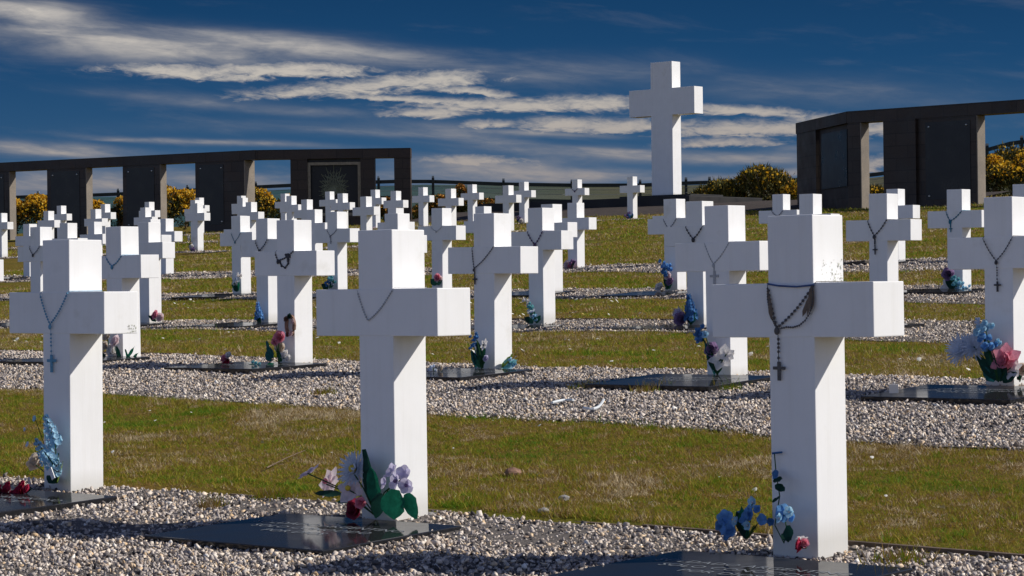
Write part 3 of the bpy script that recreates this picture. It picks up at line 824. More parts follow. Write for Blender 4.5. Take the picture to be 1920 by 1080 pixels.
leaf(foot+Vector((0, 0, .02)), P(688, 853, -.17)-foot, .27, .08, t, 'leaf_dark', .06, (0, -1, .2))
leaf(P(705, 945), P(697, 880)-P(705, 945), .16, .07, t, 'leaf_green', .05, (.3, -1, .1))
leaf(P(742, 918, -.25), P(740, 968, -.25)-P(742, 918, -.25), .125, .15, t, 'leaf_green', .05, (0, -1, .2))
leaf(P(762, 925, -.24), P(780, 967, -.24)-P(762, 925, -.24), .12, .07, t, 'leaf_green', .05, (.3, -1, .1))
leaf(P(715, 925, -.24), P(706, 972, -.24)-P(715, 925, -.24), .11, .08, t, 'leaf_dark', .05, (0, -1, .2))
leaf(P(640, 928, -.06), P(566, 926, -.07)-P(640, 928, -.06), .16, .055, t, 'leaf_dark', .05, (0, -.5, 1))
leaf(P(665, 938, -.08), P(612, 946, -.09)-P(665, 938, -.08), .11, .04, t, 'leaf_green', .05, (0, -.5, 1))
for (x, y) in ((577, 888), (612, 908), (656, 920), (665, 890), (742, 905), (757, 895), (664, 958)):
    q = P(x, y, -.19); stem([foot, foot.lerp(q, .5)+Vector((0, -.01, .03)), q], t)
# --- left near cross: blue spikes and white rose
k = (1,0); t = bouquet(k, 'sky blue flower spikes and white rose at left near cross')
foot = P0 = Vector(at(k, 108, 905, -.15))
P = lambda x, y, dn=-.17, k=k: Vector(at(k, x, y, dn))
def spike(x0, y0, x1, y1, mat, parent, dn=-.17):
    a = P(x0, y0, dn); b = P(x1, y1, dn); fl('spike', mat, (a+b)/2, a-b, (a-b).length, parent)
spike(85, 778, 104, 835, 'petal_skyblue', t); spike(66, 825, 98, 868, 'petal_skyblue', t, -.20); spike(104, 850, 108, 892, 'petal_skyblue', t, -.19)
fl('pansy', 'petal_skyblue', P(66, 785), FRONT, .03, t); fl('pansy', 'petal_paleblue', P(52, 833), FRONT, .026, t); fl('pansy', 'petal_paleblue', P(47, 805), FRONT, .02, t)
fl('rose', 'petal_cream', P(67, 866, .03), (.2, -1, .6), .095, t)
leaf(foot, P(116, 850)-foot, .16, .05, t, 'leaf_dark', .1); leaf(foot, P(122, 870)-foot, .14, .045, t, 'leaf_yellowgreen', .1); leaf(foot, P(84, 896, -.12)-foot, .10, .05, t, 'leaf_dark', .2)
leaf(foot, P(98, 870, -.22)-foot, .10, .05, t, 'leaf_dark', .1)
stem([foot, P(104, 835), P(85, 778)], t); stem([foot, P(98, 868, -.2), P(66, 825, -.2)], t); stem([foot, P(67, 872, .02)], t); stem([foot, P(66, 785)], t, .002)
MB().box(-.012, .012, -.002, .002, -.028, .028, Matrix.Translation(P(97, 888, -.24)) @ Matrix.Rotation(-.5, 4, 'Y')).build('card', M['tag'], t)
t = bouquet(k, 'red flower bunch lying on the leftmost near slab')
for (x, y, s) in ((12, 915, .07), (35, 925, .075), (50, 917, .05), (22, 930, .06), (-6, 922, .07), (40, 910, .05)):
    fl('rose', 'petal_red', P(x, y, -.32), (random.uniform(-.5, .5), -1, .6), s, t)
fl('bunch', 'petal_white', P(58, 905, -.25), FRONT, .05, t); leaf(P(45, 925, -.3), (1, -.1, .1), .10, .04, t, 'leaf_dark')
leaf(P(10, 925, -.3), (-1, -.2, .2), .10, .04, t, 'leaf_green')
# --- right near cross: blue pansies, red bud
k = (1,2); t = bouquet(k, 'deep blue pansies with thin stems at right near cross')
P = lambda x, y, dn=-.17, k=k: Vector(at(k, x, y, dn))
foot = P(1470, 1018, -.16); foot2 = P(1400, 1010, -.14)
for (x, y, s, m, dn) in ((1360, 972, .058, 'petal_blue', -.15), (1352, 985, .045, 'petal_deepblue', -.16), (1372, 992, .06, 'petal_blue', -.18), (1366, 1003, .045, 'petal_deepblue', -.17), (1412, 942, .042, 'petal_skyblue', -.15), (1408, 962, .055, 'petal_blue', -.17), (1398, 972, .05, 'petal_blue', -.18), (1431, 974, .042, 'petal_blue', -.17), (1446, 978, .03, 'petal_deepblue', -.16), (1470, 962, .06, 'petal_blue', -.20), (1480, 960, .04, 'petal_skyblue', -.23), (1456, 890, .035, 'petal_deepblue', -.13), (1380, 978, .036, 'petal_skyblue', -.20), (1358, 995, .034, 'petal_blue', -.20), (1420, 955, .030, 'petal_blue', -.16), (1402, 985, .034, 'petal_skyblue', -.20), (1388, 965, .03, 'petal_blue', -.15), (1462, 972, .034, 'petal_skyblue', -.24), (1486, 972, .03, 'petal_blue', -.2)):
    fl('pansy', m, P(x, y, dn), (random.uniform(-.5, .3), -1, random.uniform(-.1, .5)), s, t, centre='petal_white' if m == 'petal_skyblue' else None)
leaf(P(1450, 900), (1, -.1, -.1), .05, .035, t, 'leaf_dark'); leaf(P(1455, 908), (.8, -.1, -.6), .055, .035, t, 'leaf_dark'); leaf(P(1448, 940), (1, -.1, .2), .05, .034, t, 'leaf_dark')
leaf(P(1468, 1000, -.2), (.5, -.2, -.3), .07, .04, t, 'leaf_dark'); leaf(P(1478, 985, -.2), (.25, -.2, -1), .07, .04, t, 'leaf_dark'); leaf(foot2, P(1392, 928, -.16)-foot2, .13, .045, t, 'leaf_green', .1)
leaf(foot2, P(1380, 955, -.16)-foot2, .11, .04, t, 'leaf_dark', .1); leaf(foot2, P(1420, 985, -.16)-foot2, .08, .03, t, 'leaf_yellowgreen', .1); leaf(foot2, P(1430, 990, -.16)-foot2, .09, .035, t, 'leaf_yellowgreen', .2)
for q in (P(1362, 980, -.15), P(1410, 945, -.15), P(1400, 970, -.17), P(1431, 976, -.16)): stem([foot2, foot2.lerp(q, .5)+Vector((.01, 0, .02)), q], t, .0022)
stem([foot, P(1453, 985, -.18), P(1462, 930, -.14), P(1455, 885, -.12), P(1452, 850, -.115)], t, .0022); stem([foot, P(1475, 990, -.2), P(1470, 965, -.2)], t, .0025)
stem([P(1448, 850, -.115), P(1466, 848, -.115)], t, .004, 'petal_deepblue')
t = bouquet(k, 'small red and white artificial bud lying at right near cross')
fl('rose', 'petal_red', P(1498, 1022, -.2), (-.9, -.5, .15), .055, t); fl('rose', 'petal_pink', P(1508, 1018, -.2), (.6, -.6, .3), .035, t); fl('lily', 'petal_white', P(1503, 1006, -.19), (0, -.2, 1), .03, t); stem([P(1495, 1026, -.2), P(1512, 1027, -.2)], t, .004)

# --- second row
def simple_bouquet(key, label, specs, leaves=(), foot=None, dn=-.2, stems=True):
    t = bouquet(key, label)
    Q = lambda x, y, d=dn: Vector(at(key, x, y, d))
    f = Q(*foot) if foot else None
    for (kind, m, x, y, s) in specs:
        if kind == 'spike':
            q = Q(x, y, dn); fl('spike', m, q, (random.uniform(-.2, .2), 0, 1), s, t)
        else:
            q = Q(x, y, dn+random.uniform(-.04, .02)); fl(kind, m, q, (random.uniform(-.4, .4), -1, random.uniform(.1, .6)), s, t)
        if f is not None and stems: stem([f, f.lerp(q, .5)+Vector((random.uniform(-.01, .01), 0, .02)), q], t, .004)
    for (m, x0, y0, x1, y1, wd) in leaves:
        a = Q(x0, y0); b = Q(x1, y1); leaf(a, b-a, (b-a).length*1.05, wd, t, m, .08, (random.uniform(-.3, .3), -1, .2))
    return t
simple_bouquet((2,1), 'white and pink roses with green sprig at cross behind left near cross', [('rose','petal_cream',200,630,.09),('rose','petal_pinkwhite',216,640,.11),('rose','petal_white',208,655,.11),('rose','petal_white',216,668,.10),('rose','petal_cream',196,648,.08)],
    [('leaf_green',238,672,254,650,.03),('leaf_green',240,672,236,655,.03),('leaf_green',246,674,262,662,.03),('leaf_dark',200,675,186,655,.05),('leaf_dark',225,676,220,650,.05),('leaf_dark',198,680,184,668,.05)], (214, 680))
simple_bouquet((2,2), 'pink rose above white flowers and teal leaves, second row', [('rose','petal_pink',524,632,.10),('rose','petal_pink',516,640,.07),('rose','petal_cream',525,652,.09),('rose','petal_white',534,665,.08),('rose','petal_white',540,672,.06)],
    [('leaf_teal',508,672,502,640,.05),('leaf_teal',512,672,508,652,.06),('leaf_teal',508,678,500,660,.06),('leaf_dark',528,678,520,655,.05)], (522, 680))
# brown cone wreath on the post
X, Y, Z = POS[(2,2)]
t = thing('cone_wreath', 'small brown cone and rose wreath fixed to post above pink rose', 'wreath', (X, Y, gzs(X, Y)), -TH)
b = MB(); q = Vector(at((2,2), 545, 610, -.125)); 
b.tube([q+Vector((.045*math.cos(a), -.004, .075*math.sin(a))) for a in np.linspace(0, 2*PI, 16)[:-1]], .016, 6, closed=True); b.build('wreath_ring', M['cone_brown'], t)
for a, m in ((.4, 'petal_pinkwhite'), (5.2, 'petal_pinkwhite'), (4.4, 'cone_brown'), (2.4, 'cone_brown'), (1.4, 'leaf_dark')):
    fl('rose', m, q+Vector((.045*math.cos(a), -.02, .075*math.sin(a))), (0, -1, .2), .045, t)
t = simple_bouquet((2,2), 'red flower posy standing on the slab left of pink rose', [('rose','petal_red',424,682,.10),('rose','petal_pink',420,672,.07),('rose','petal_darkred',432,690,.08),('rose','petal_white',428,666,.06),('rose','petal_red',418,692,.07)], [('leaf_dark',424,698,412,684,.04),('leaf_dark',426,698,440,686,.04)], (425, 700), -.45)
t = simple_bouquet((2,2), 'green and white flat sprays on the slab before pink rose', [('bunch','petal_teal',480,686,.08),('bunch','petal_paleblue',492,690,.07)], [('leaf_green',500,690,470,684,.04),('leaf_green',495,690,515,682,.04),('leaf_teal',488,692,470,690,.03)], None, -.5)
simple_bouquet((2,3), 'dark and white flowers at the foot of second row middle cross', [('lily','petal_white',906,645,.06),('rose','petal_purple',900,662,.07),('bunch','petal_deepblue',892,632,.08),('rose','petal_lilac',911,672,.05),('bunch','petal_deepblue',888,650,.06)], [('leaf_dark',905,690,897,640,.05),('leaf_dark',905,690,912,650,.05),('leaf_dark',900,690,888,660,.05),('leaf_teal',893,690,886,655,.05)], (903, 692))
X, Y, Z = POS[(2,3)]
t = thing('flower_bouquet', 'turquoise and green wrapped spray leaning right of second row middle cross', 'flowers', (X, Y, gzs(X, Y)), -TH, 'flowers left at the graves')
Q = lambda x, y, d=-.02: Vector(at((2,3), x, y, d))
for (m, x0, y0, x1, y1, wd) in (('leaf_yellowgreen',940,688,962,668,.05),('petal_teal',942,690,975,676,.05),('petal_skyblue',945,690,972,684,.05),('leaf_yellowgreen',944,688,966,662,.03),('petal_teal',940,690,958,672,.05)):
    a = Q(x0, y0); bb = Q(x1, y1); leaf(a, bb-a, (bb-a).length, wd, t, m, .1, (0, -1, .4))
fl('bunch', 'petal_skyblue', Q(962, 682), (0, -1, .5), .09, t)
simple_bouquet((2,3), 'pale cream and blue posy standing on the slab right of middle near cross', [('rose','petal_cream',826,690,.06),('bunch','petal_paleblue',812,690,.08),('rose','petal_white',820,700,.06),('rose','petal_purple',806,698,.05)], [('leaf_dark',818,710,805,692,.03),('leaf_dark',818,710,830,695,.03)], (817, 712), -.5)
simple_bouquet((2,4), 'blue spray with white lily and purple flowers beside right near cross', [('bunch','petal_deepblue',1312,622,.10),('bunch','petal_blue',1318,636,.09),('pansy','petal_skyblue',1322,628,.05),('rose','petal_purple',1334,655,.10),('lily','petal_white',1351,668,.12),('lily','petal_paleblue',1337,678,.08),('lily','petal_white',1362,664,.07)], [('leaf_dark',1345,700,1330,660,.06),('leaf_dark',1345,700,1355,672,.05),('leaf_teal',1340,702,1325,645,.04)], (1345, 704))
simple_bouquet((2,5), 'large pale daisies, blue flowers and pink bloom, rightmost second row', [('daisy','petal_paleblue',1803,655,.20),('daisy','petal_paleblue',1826,650,.17),('bunch','petal_skyblue',1848,618,.12),('bunch','petal_blue',1855,640,.12),('bunch','petal_skyblue',1862,650,.10),('lily','petal_pink',1884,674,.13),('rose','petal_pink',1882,676,.10),('lily','petal_white',1895,690,.09),('bunch','petal_paleblue',1836,605,.06)],
    [('leaf_dark',1870,712,1848,640,.07),('leaf_dark',1868,712,1835,668,.07),('leaf_dark',1874,714,1890,690,.07),('leaf_teal',1866,714,1845,690,.08),('leaf_dark',1872,714,1868,680,.08),('leaf_dark',1880,715,1908,700,.07)], (1872, 716))
simple_bouquet((2,5), 'white flowers and grey ribbon beyond rightmost second row post', [('bunch','petal_white',1912,700,.09),('rose','petal_cream',1918,692,.08)], [('leaf_dark',1908,712,1920,690,.05)], (1912, 716), -.12)
# --- third row and beyond
simple_bouquet((3,1), 'pink flowers at the foot of second cross in third row', [('rose','petal_pink',291,590,.12),('rose','petal_pinkwhite',300,595,.11),('rose','petal_red',286,594,.08)], [('leaf_dark',292,602,280,592,.06)], (292, 603), -.14)
simple_bouquet((3,2), 'deep blue spray at third row cross left of pink rose', [('spike','petal_blue',485,582,.20),('bunch','petal_deepblue',484,596,.12),('bunch','petal_skyblue',487,590,.06)], [('leaf_dark',488,606,480,585,.08)], (487, 607))
simple_bouquet((3,4), 'white and teal spray at third row cross near picture centre', [('bunch','petal_white',988,568,.10),('bunch','petal_teal',996,572,.10),('bunch','petal_paleblue',1000,588,.10),('bunch','petal_skyblue',1005,596,.08)], [('leaf_teal',1006,604,994,575,.07),('leaf_dark',1006,605,1014,592,.06),('leaf_dark',1000,605,985,596,.08)], (1006, 606))
simple_bouquet((3,5), 'blue flower spike beside purple balls, sixth cross of third row', [('spike','petal_deepblue',1294,575,.26),('bunch','petal_blue',1300,590,.14),('daisy','petal_lilac',1272,588,.13),('rose','petal_purple',1276,598,.14)], [('leaf_dark',1296,608,1288,575,.08),('leaf_teal',1294,608,1306,586,.07)], (1296, 609))
simple_bouquet((4,2), 'white and green spray at fourth row cross with teal rosary', [('bunch','petal_white',449,518,.12),('bunch','petal_paleblue',444,525,.12),('bunch','petal_white',440,532,.08)], [('leaf_green',446,546,450,528,.08),('leaf_dark',442,546,438,526,.10),('leaf_dark',446,546,440,535,.10)], (445, 547))
simple_bouquet((4,3), 'teal and dark blue flowers, fourth cross of fourth row', [('bunch','petal_teal',622,524,.14),('bunch','petal_deepblue',615,530,.12),('bunch','petal_paleblue',624,532,.06)], [('leaf_dark',616,540,604,534,.10),('leaf_dark',620,540,626,524,.08)], (618, 541))
simple_bouquet((4,4), 'small pink and white flowers, fifth cross of fourth row', [('rose','petal_pink',820,520,.11),('rose','petal_pinkwhite',825,523,.09)], [('leaf_dark',818,534,808,524,.10),('leaf_dark',820,534,830,526,.06)], (818, 535))
simple_bouquet((4,6), 'dark blue bunch with white flower, seventh cross of fourth row', [('bunch','petal_blue',1250,498,.16),('bunch','petal_deepblue',1246,508,.16),('rose','petal_pinkwhite',1252,517,.11),('rose','petal_purple',1256,528,.11),('rose','petal_white',1236,538,.12)], [('leaf_dark',1252,542,1248,510,.09),('leaf_dark',1254,542,1260,520,.08)], (1251, 543))
simple_bouquet((4,8), 'turquoise flowers and white bloom at rightmost fourth row cross', [('bunch','petal_skyblue',1800,534,.14),('bunch','petal_teal',1795,527,.13),('bunch','petal_skyblue',1811,541,.13),('lily','petal_white',1777,536,.14),('rose','petal_purple',1778,514,.15)], [('leaf_dark',1790,545,1782,515,.09),('leaf_dark',1788,545,1774,520,.08)], (1792, 546))
simple_bouquet((5,7), 'pink and white bunch at eighth cross of the fifth row', [('rose','petal_pinkwhite',1064,496,.14),('rose','petal_pink',1069,499,.12),('bunch','petal_purple',1075,492,.14)], [('leaf_dark',1070,504,1078,490,.09)], (1070, 504))
simple_bouquet((6,4), 'white flowers at the fifth cross of the sixth row', [('bunch','petal_white',355,447,.16),('rose','petal_white',359,463,.15),('bunch','petal_purple',363,468,.14)], [('leaf_dark',362,472,356,458,.12)], (361, 473))
simple_bouquet((8,7), 'white flower and dark leaves at eighth cross of farthest row', [('rose','petal_white',977,414,.14),('bunch','petal_purple',973,409,.15)], [('leaf_dark',976,418,970,408,.12)], (976, 419))
simple_bouquet((8,9), 'dark flowers round the rightmost cross of the farthest row', [('bunch','petal_purple',1178,404,.20),('bunch','petal_deepblue',1183,405,.16)], [('leaf_dark',1180,411,1174,402,.12),('leaf_dark',1182,411,1188,403,.10)], (1181, 411))
simple_bouquet((8,4), 'dull pink flowers low at fifth cross of farthest row', [('bunch','petal_pinkwhite',703,428,.12),('bunch','petal_purple',699,430,.14)], [('leaf_dark',702,432,696,426,.1)], (702, 433))

# ------------------------------------------------------------------ small loose things
def drop(px, py):
    a, e = ray(px, py); d = 5.0
    for _ in range(9000):
        if e*d < gzs(a*d, d)+.012: break
        d += .01
    return a*d, d, gzs(a*d, d)
def rock(px, py, s, label, mat='stone'):
    x, y, z = drop(px, py)
    bm = bmesh.new(); bmesh.ops.create_icosphere(bm, subdivisions=2, radius=s)
    for v in bm.verts:
        v.co *= 1 + random.uniform(-.13, .13); v.co.z *= .6
    me = bpy.data.meshes.new('stone'); bm.to_mesh(me); bm.free(); me.materials.append(M[mat])
    o = bpy.data.objects.new('stone', me); C.objects.link(o); o.location = (x, y, z+s*.4); o.rotation_euler.z = random.random()*6
    tag(o, label, 'stone', 'loose stones in the turf')
rock(1057, 934, .026, 'pale flat stone lying in turf right of middle near cross')
rock(1019, 957, .024, 'small whitish stone nearer the gravel, right of middle near cross')
rock(962, 888, .040, 'brown mossy stone half sunk in the nearest turf', 'cone_brown')
rock(806, 963, .020, 'white pebble touching the foot of middle near cross')
rock(1524, 1031, .018, 'orange pebble at the foot of the right near cross', 'cone_brown')
def strip(px0, py0, px1, py1, bow, label):
    a = Vector(drop(px0, py0)); b = Vector(drop(px1, py1)); pts = []
    for i in range(9):
        q = a.lerp(b, i/8); q.y += bow*math.sin(PI*i/8); q.z = gzs(q.x, q.y)+.035; pts.append(q)
    o = MB().tube(pts, .009, 6).build('plastic_strip', M['plastic']); tag(o, label, 'litter')
strip(1095, 772, 1132, 757, -.3, 'curved white plastic strip lying on the second gravel strip')
strip(1035, 762, 1075, 757, .1, 'short pale blue plastic strip left of the curved white one')
x, y, z = drop(1683, 733)
X, Y, Z = POS[(2,5)]; nq, wq = nw(X, Y)
tx, ty = xy(nq-.97, wq-.24); o = MB().box(-.028, .028, -.002, .002, -.02, .035).build('paper_tag', M['tag']); o.location = (tx, ty, gzs(tx, ty)+.075); o.rotation_euler = (.25, 0, -TH+.5)
tag(o, 'square white card propped on rightmost second row slab', 'card')
a = drop(500, 880); b = drop(572, 858)
o = MB().tube([Vector((a[0], a[1], a[2]+.02)), Vector(((a[0]+b[0])/2, (a[1]+b[1])/2, a[2]+.05)), Vector((b[0], b[1], b[2]+.05))], .004, 5, .002).build('dry_twig', M['twig']); tag(o, 'dry pale twig lying in turf left of the lilies', 'twig')
a = drop(668, 850)
o = MB().tube([Vector(a), Vector((a[0]-.01, a[1], a[2]+.10)), Vector((a[0]-.025, a[1], a[2]+.16))], .002, 4, .001).build('dry_stalk', M['twig']); tag(o, 'thin dry upright stalk left of middle near cross', 'stalk')

# ------------------------------------------------------------------ memorial walls
ZL0, ZL1 = 4.33, 4.65
def onplane(px, P, Q):
    a = ray(px, 400)[0]; dx, dy = Q[0]-P[0], Q[1]-P[1]
    s = (a*P[1]-P[0])/(dx-a*dy); return np.array([P[0]+dx*s, P[1]+dy*s])
def seg(p, q, t, z0, z1, proud=0.0, mb=None, miter=(0, 0)):
    p = np.array(p, float); q = np.array(q, float); d = (q-p)/np.linalg.norm(q-p); nb = np.array([-d[1], d[0]])
    if nb[1] < 0 and abs(nb[1]) > .2 or (abs(nb[1]) <= .2 and nb[0] < 0): nb = -nb
    a = p - nb*proud; b = q - nb*proud; c = q + nb*t + d*miter[1]; e = p + nb*t + d*miter[0]
    mb = mb or MB(); poly = [a, b, c, e]
    ar = sum(poly[i][0]*poly[(i+1) % 4][1]-poly[(i+1) % 4][0]*poly[i][1] for i in range(4))
    if ar < 0: poly = poly[::-1]
    mb.prism([tuple(x) for x in poly], z0, z1); return mb
def at_px(px, Y): return np.array([ray(px, 400)[0]*Y, Y])
lw = thing('memorial_wall', 'dark granite memorial wall with framed emblem on the left', 'memorial wall', (0, 0, 0), 0, 'granite memorial walls')
P0 = at_px(-70, 86.9); P1 = at_px(480, 80.0); P2 = at_px(771, 79.8)
def base_z(p): return gzs(p[0], p[1]) - .35
def plaque(wall, P, Q, x0, x1, z0, z1, proud=.012, bolts=True):
    a = onplane(x0, P, Q); b = onplane(x1, P, Q)
    pl = seg(a, b, .05, z0, z1, proud).build('plaque', M['plaque'], wall)
    if bolts:
        d = (b-a)/np.linalg.norm(b-a); nb = np.array([d[1], -d[0]])
        if nb[1] > 0: nb = -nb
        for s_, zz in ((.08, z0+.10), (.92, z0+.10), (.08, z1-.12), (.92, z1-.12)):
            q = a + (b-a)*s_ + nb*(proud+.004)
            MB().ball((q[0], q[1], zz), .03, 8, 5).build('bolt', M['bolt'], pl)
seg(P0, P1, .50, ZL0, ZL1, .02, None, (0, .12)).build('lintel', M['wall'], lw)
seg(P1+np.array([.004, 0]), P2, .50, ZL0, ZL1-.003, .02).build('lintel', M['wall'], lw)
for (x0, x1, t_, pl) in ((-64, 17, .34, (-40, 8)), (89, 161, .34, (96, 150)), (231, 300, .34, (238, 290)), (367, 458, .56, (374, 420))):
    a = onplane(x0, P0, P1); b = onplane(x1, P0, P1); z0 = min(base_z(a), base_z(b))
    seg(a, b, t_, z0, ZL0-.003).build('pier', M['wall'], lw)
    dv = (b-a)/np.linalg.norm(b-a); seg(b+dv*.003, b+dv*.035, t_-.01, z0, ZL0-.01, -.006).build('sunlit_end', M['wall_sunlit'], lw)  # thin added face that carries the painted-in sun on the pier end
    plaque(lw, P0, P1, pl[0], pl[1], z0+.6, ZL0-.10)
for (x0, x1) in ((545.5, 577), (677, 703), (740, 770.5)):
    a = onplane(x0, P1, P2); b = onplane(x1, P1, P2)
    seg(a, b, .45, base_z(a), ZL0-.003).build('pier', M['wall'], lw)
a = onplane(577.2, P1, P2); b = onplane(676.8, P1, P2); zb_ = base_z(a)
seg(a+np.array([0, .22]), b+np.array([0, .22]), .1, zb_, ZL0-.006).build('shrine_panel', M['plaque'], lw)
seg(a, b, .2, zb_, zb_+.75).build('shrine_sill', M['wall'], lw)
fr = MB(); zf0, zf1 = zb_+.752, ZL0-.12
for (u0, u1, q0, q1) in ((0, .055, zf0, zf1), (.945, 1, zf0, zf1), (.0555, .9445, zf1-.095, zf1), (.0555, .9445, zf0, zf0+.09)):
    seg(a+(b-a)*u0, a+(b-a)*u1, .08, q0, q1, -.06, fr)
fr.build('shrine_frame', M['frame'], lw)
em = MB(); cx, cy = (a+b)[0]/2-.02, a[1]+.19; z0e = 2.80; ht = 1.25
zc_ = z0e + .42
em.ball((cx, cy, zc_), .10, 8, 6, (1, .3, 1.3))
for i in range(27):
    t_ = PI*(-.12 + 1.24*i/26); L_ = (.52 if i % 2 else .43)*(1 + .75*max(0, math.sin(t_))**3)
    dx, dz = math.cos(t_), math.sin(t_)
    em.tube([(cx+dx*.08, cy, zc_+dz*.08), (cx+dx*L_*.6, cy-.01, zc_+dz*L_*.6), (cx+dx*L_, cy-.02, zc_+dz*L_)], .020, 5, .008)
    for s_ in (-.28, .28):
        em.tube([(cx+dx*L_*.55, cy-.01, zc_+dz*L_*.55), (cx+math.cos(t_+s_)*L_*.80, cy-.02, zc_+math.sin(t_+s_)*L_*.80)], .016, 5, .006)
em.build('emblem', M['emblem'], lw)

rw = thing('memorial_wall', 'dark granite memorial wall angled in from the right edge', 'memorial wall', (0, 0, 0), 0, 'granite memorial walls')
K = at_px(1590, 65.3); E = at_px(1495, 69.8); R = at_px(2130, 59.6)
seg(K, R, .50, ZL0, ZL1, .02, None, (-.1, 0)).build('lintel', M['wall'], rw)
seg(E, K, .50, ZL0, ZL1-.003, .02, None, (0, -.1)).build('lintel', M['wall'], rw)
zbr = gzs(*K)-.4
for (x0, x1, t_) in ((1591, 1614, .40), (1661, 1832, .40), (2010, 2128, .40)):
    a, b = onplane(x0, K, R), onplane(x1, K, R); seg(a, b, t_, zbr, ZL0-.003).build('pier', M['wall'], rw)
    dv = (b-a)/np.linalg.norm(b-a); seg(b+dv*.003, b+dv*.035, t_-.01, zbr, ZL0-.01, -.006).build('sunlit_end', M['wall_sunlit'], rw)
seg(onplane(1661.5, K, R), onplane(1722, K, R), .1, zbr, ZL0-.006, .10).build('pilaster', M['wall'], rw)
plaque(rw, K, R, 1737, 1821, gzs(*K)+.18, ZL0-.12)
seg(onplane(1495.3, E, K), onplane(1531, E, K), .45, zbr, ZL0-.003).build('pier', M['wall'], rw)
seg(onplane(1531.3, E, K), onplane(1589.6, E, K), .10, zbr, ZL0-.006, -.14).build('recessed_panel', M['wall'], rw)
a = onplane(1538, E, K); b = onplane(1586, E, K)
seg(a, b, .05, gzs(*K)+.65, ZL0-.15, -.125).build('plaque', M['plaque'], rw)

# ------------------------------------------------------------------ central monument cross on its plinth
mx, my = 5.06, 77.9
zg = gzs(mx, my); zb0 = 2.87
pl = thing('monument_plinth', 'low dark granite plinth under the tall white cross', 'plinth', (mx, my, 0), -TH)
MB().box(-6.3, 2.5, -2.2, 1.8, zg-.6, zb0-.11).build('lower_step', M['step'], pl, bev=.01)
MB().box(-1.25, 1.6, -.9, .9, zb0-.14, zb0).build('upper_step', M['step'], pl, bev=.01)
mc = thing('monument_cross', 'tall white monument cross rising between the two dark memorial walls', 'cross', (mx, my, zb0), -TH)
Hm, Wm, Dm = 4.34, .86, .46
MB().box(-Wm/2, Wm/2, -Dm/2, Dm/2, .0, Hm).build('upright', M['paint'], mc, bev=.008)
MB().box(-1.315, 1.315, -Dm/2-.003, Dm/2+.003, 2.61, 3.48).build('crossbar', M['paint'], mc, bev=.008)
# soil bed in front of the plinth
V = []; fs = []
ws = np.linspace(-54, -33, 60)
for i, w in enumerate(ws):
    for n in (57.3+.15*math.sin(w), 58.8+.1*math.sin(w*1.7), 60.5):
        X, Y = xy(n, w); V.append((X, Y, gzs(X, Y)+.02+.24*min(1, max(0, (n-57.4)/2.6))))
for i in range(len(ws)-1):
    for b_ in (0, 1): fs.append((3*i+b_, 3*i+3+b_, 3*i+4+b_, 3*i+1+b_))
sb = MB().add(V, fs).build('soil', M['soil']); tag(sb, 'dark bare soil bed before the plinth', None, None, 'structure')

# ------------------------------------------------------------------ fence beyond the walls
FX = [-120, 50, 195, 350, 510, 640, 740, 812, 944, 1072, 1200, 1285, 1385, 1490, 1570, 1640, 1720, 1841, 1890, 1960, 2100]
FY = [372, 366, 362, 354, 346, 340, 337, 337, 342, 344, 344, 340, 337, 334, 330, 324, 312, 280, 266, 256, 240]
FD = [106, 106, 106, 105, 104, 103, 102, 101, 101, 101, 100, 100, 99, 97, 95, 93, 91, 89, 88, 87, 85]
fence = thing('rail_fence', 'dark green post and rail fence along the hill behind walls', 'fence', (0, 0, 0))
def fz(px):
    d = float(np.interp(px, FX, FD)); y = float(np.interp(px, FX, FY)); a, e = ray(px, y); return Vector((a*d, d, e*d))
fp = [fz(p) for p in FX]
xs = list(np.arange(-120, 2101, 33))
def rail(dz, hh):
    mb = MB(); pts = [fz(p) for p in xs]; vs = []; fs = []
    for i, p in enumerate(pts):
        vs += [p+Vector((0, -.03, dz)), p+Vector((0, .03, dz)), p+Vector((0, .03, dz-hh)), p+Vector((0, -.03, dz-hh))]
    for i in range(len(pts)-1):
        for k_ in range(4): fs.append((4*i+k_, 4*i+4+k_, 4*i+4+(k_+1) % 4, 4*i+(k_+1) % 4))
    mb.add(vs, fs).build('rail', M['fence'], fence)
rail(0, .15); rail(-.68, .13)
for i, px in enumerate([-60, 72, 222, 352, 480, 610, 710, 812, 944, 1072, 1200, 1286, 1330, 1430, 1530, 1617, 1700, 1780, 1850, 1915, 1990]):
    p = fz(px); g = float(land(p.x, p.y))
    o = MB().box(p.x-.055, p.x+.055, p.y-.11, p.y-.032, g-.3, p.z+.08).build('post', M['fence'], fence)
    MB().box(p.x-.05, p.x+.05, p.y-.11, p.y-.03, p.z+.081, p.z+.16).build('post_cap', M['postpale'], o)
wr = MB()
for dz in (-.27, -.47, -.95): wr.tube([fz(p)+Vector((0, -.035, dz)) for p in xs], .010, 4)
wr.build('wire', M['wire'], fence)

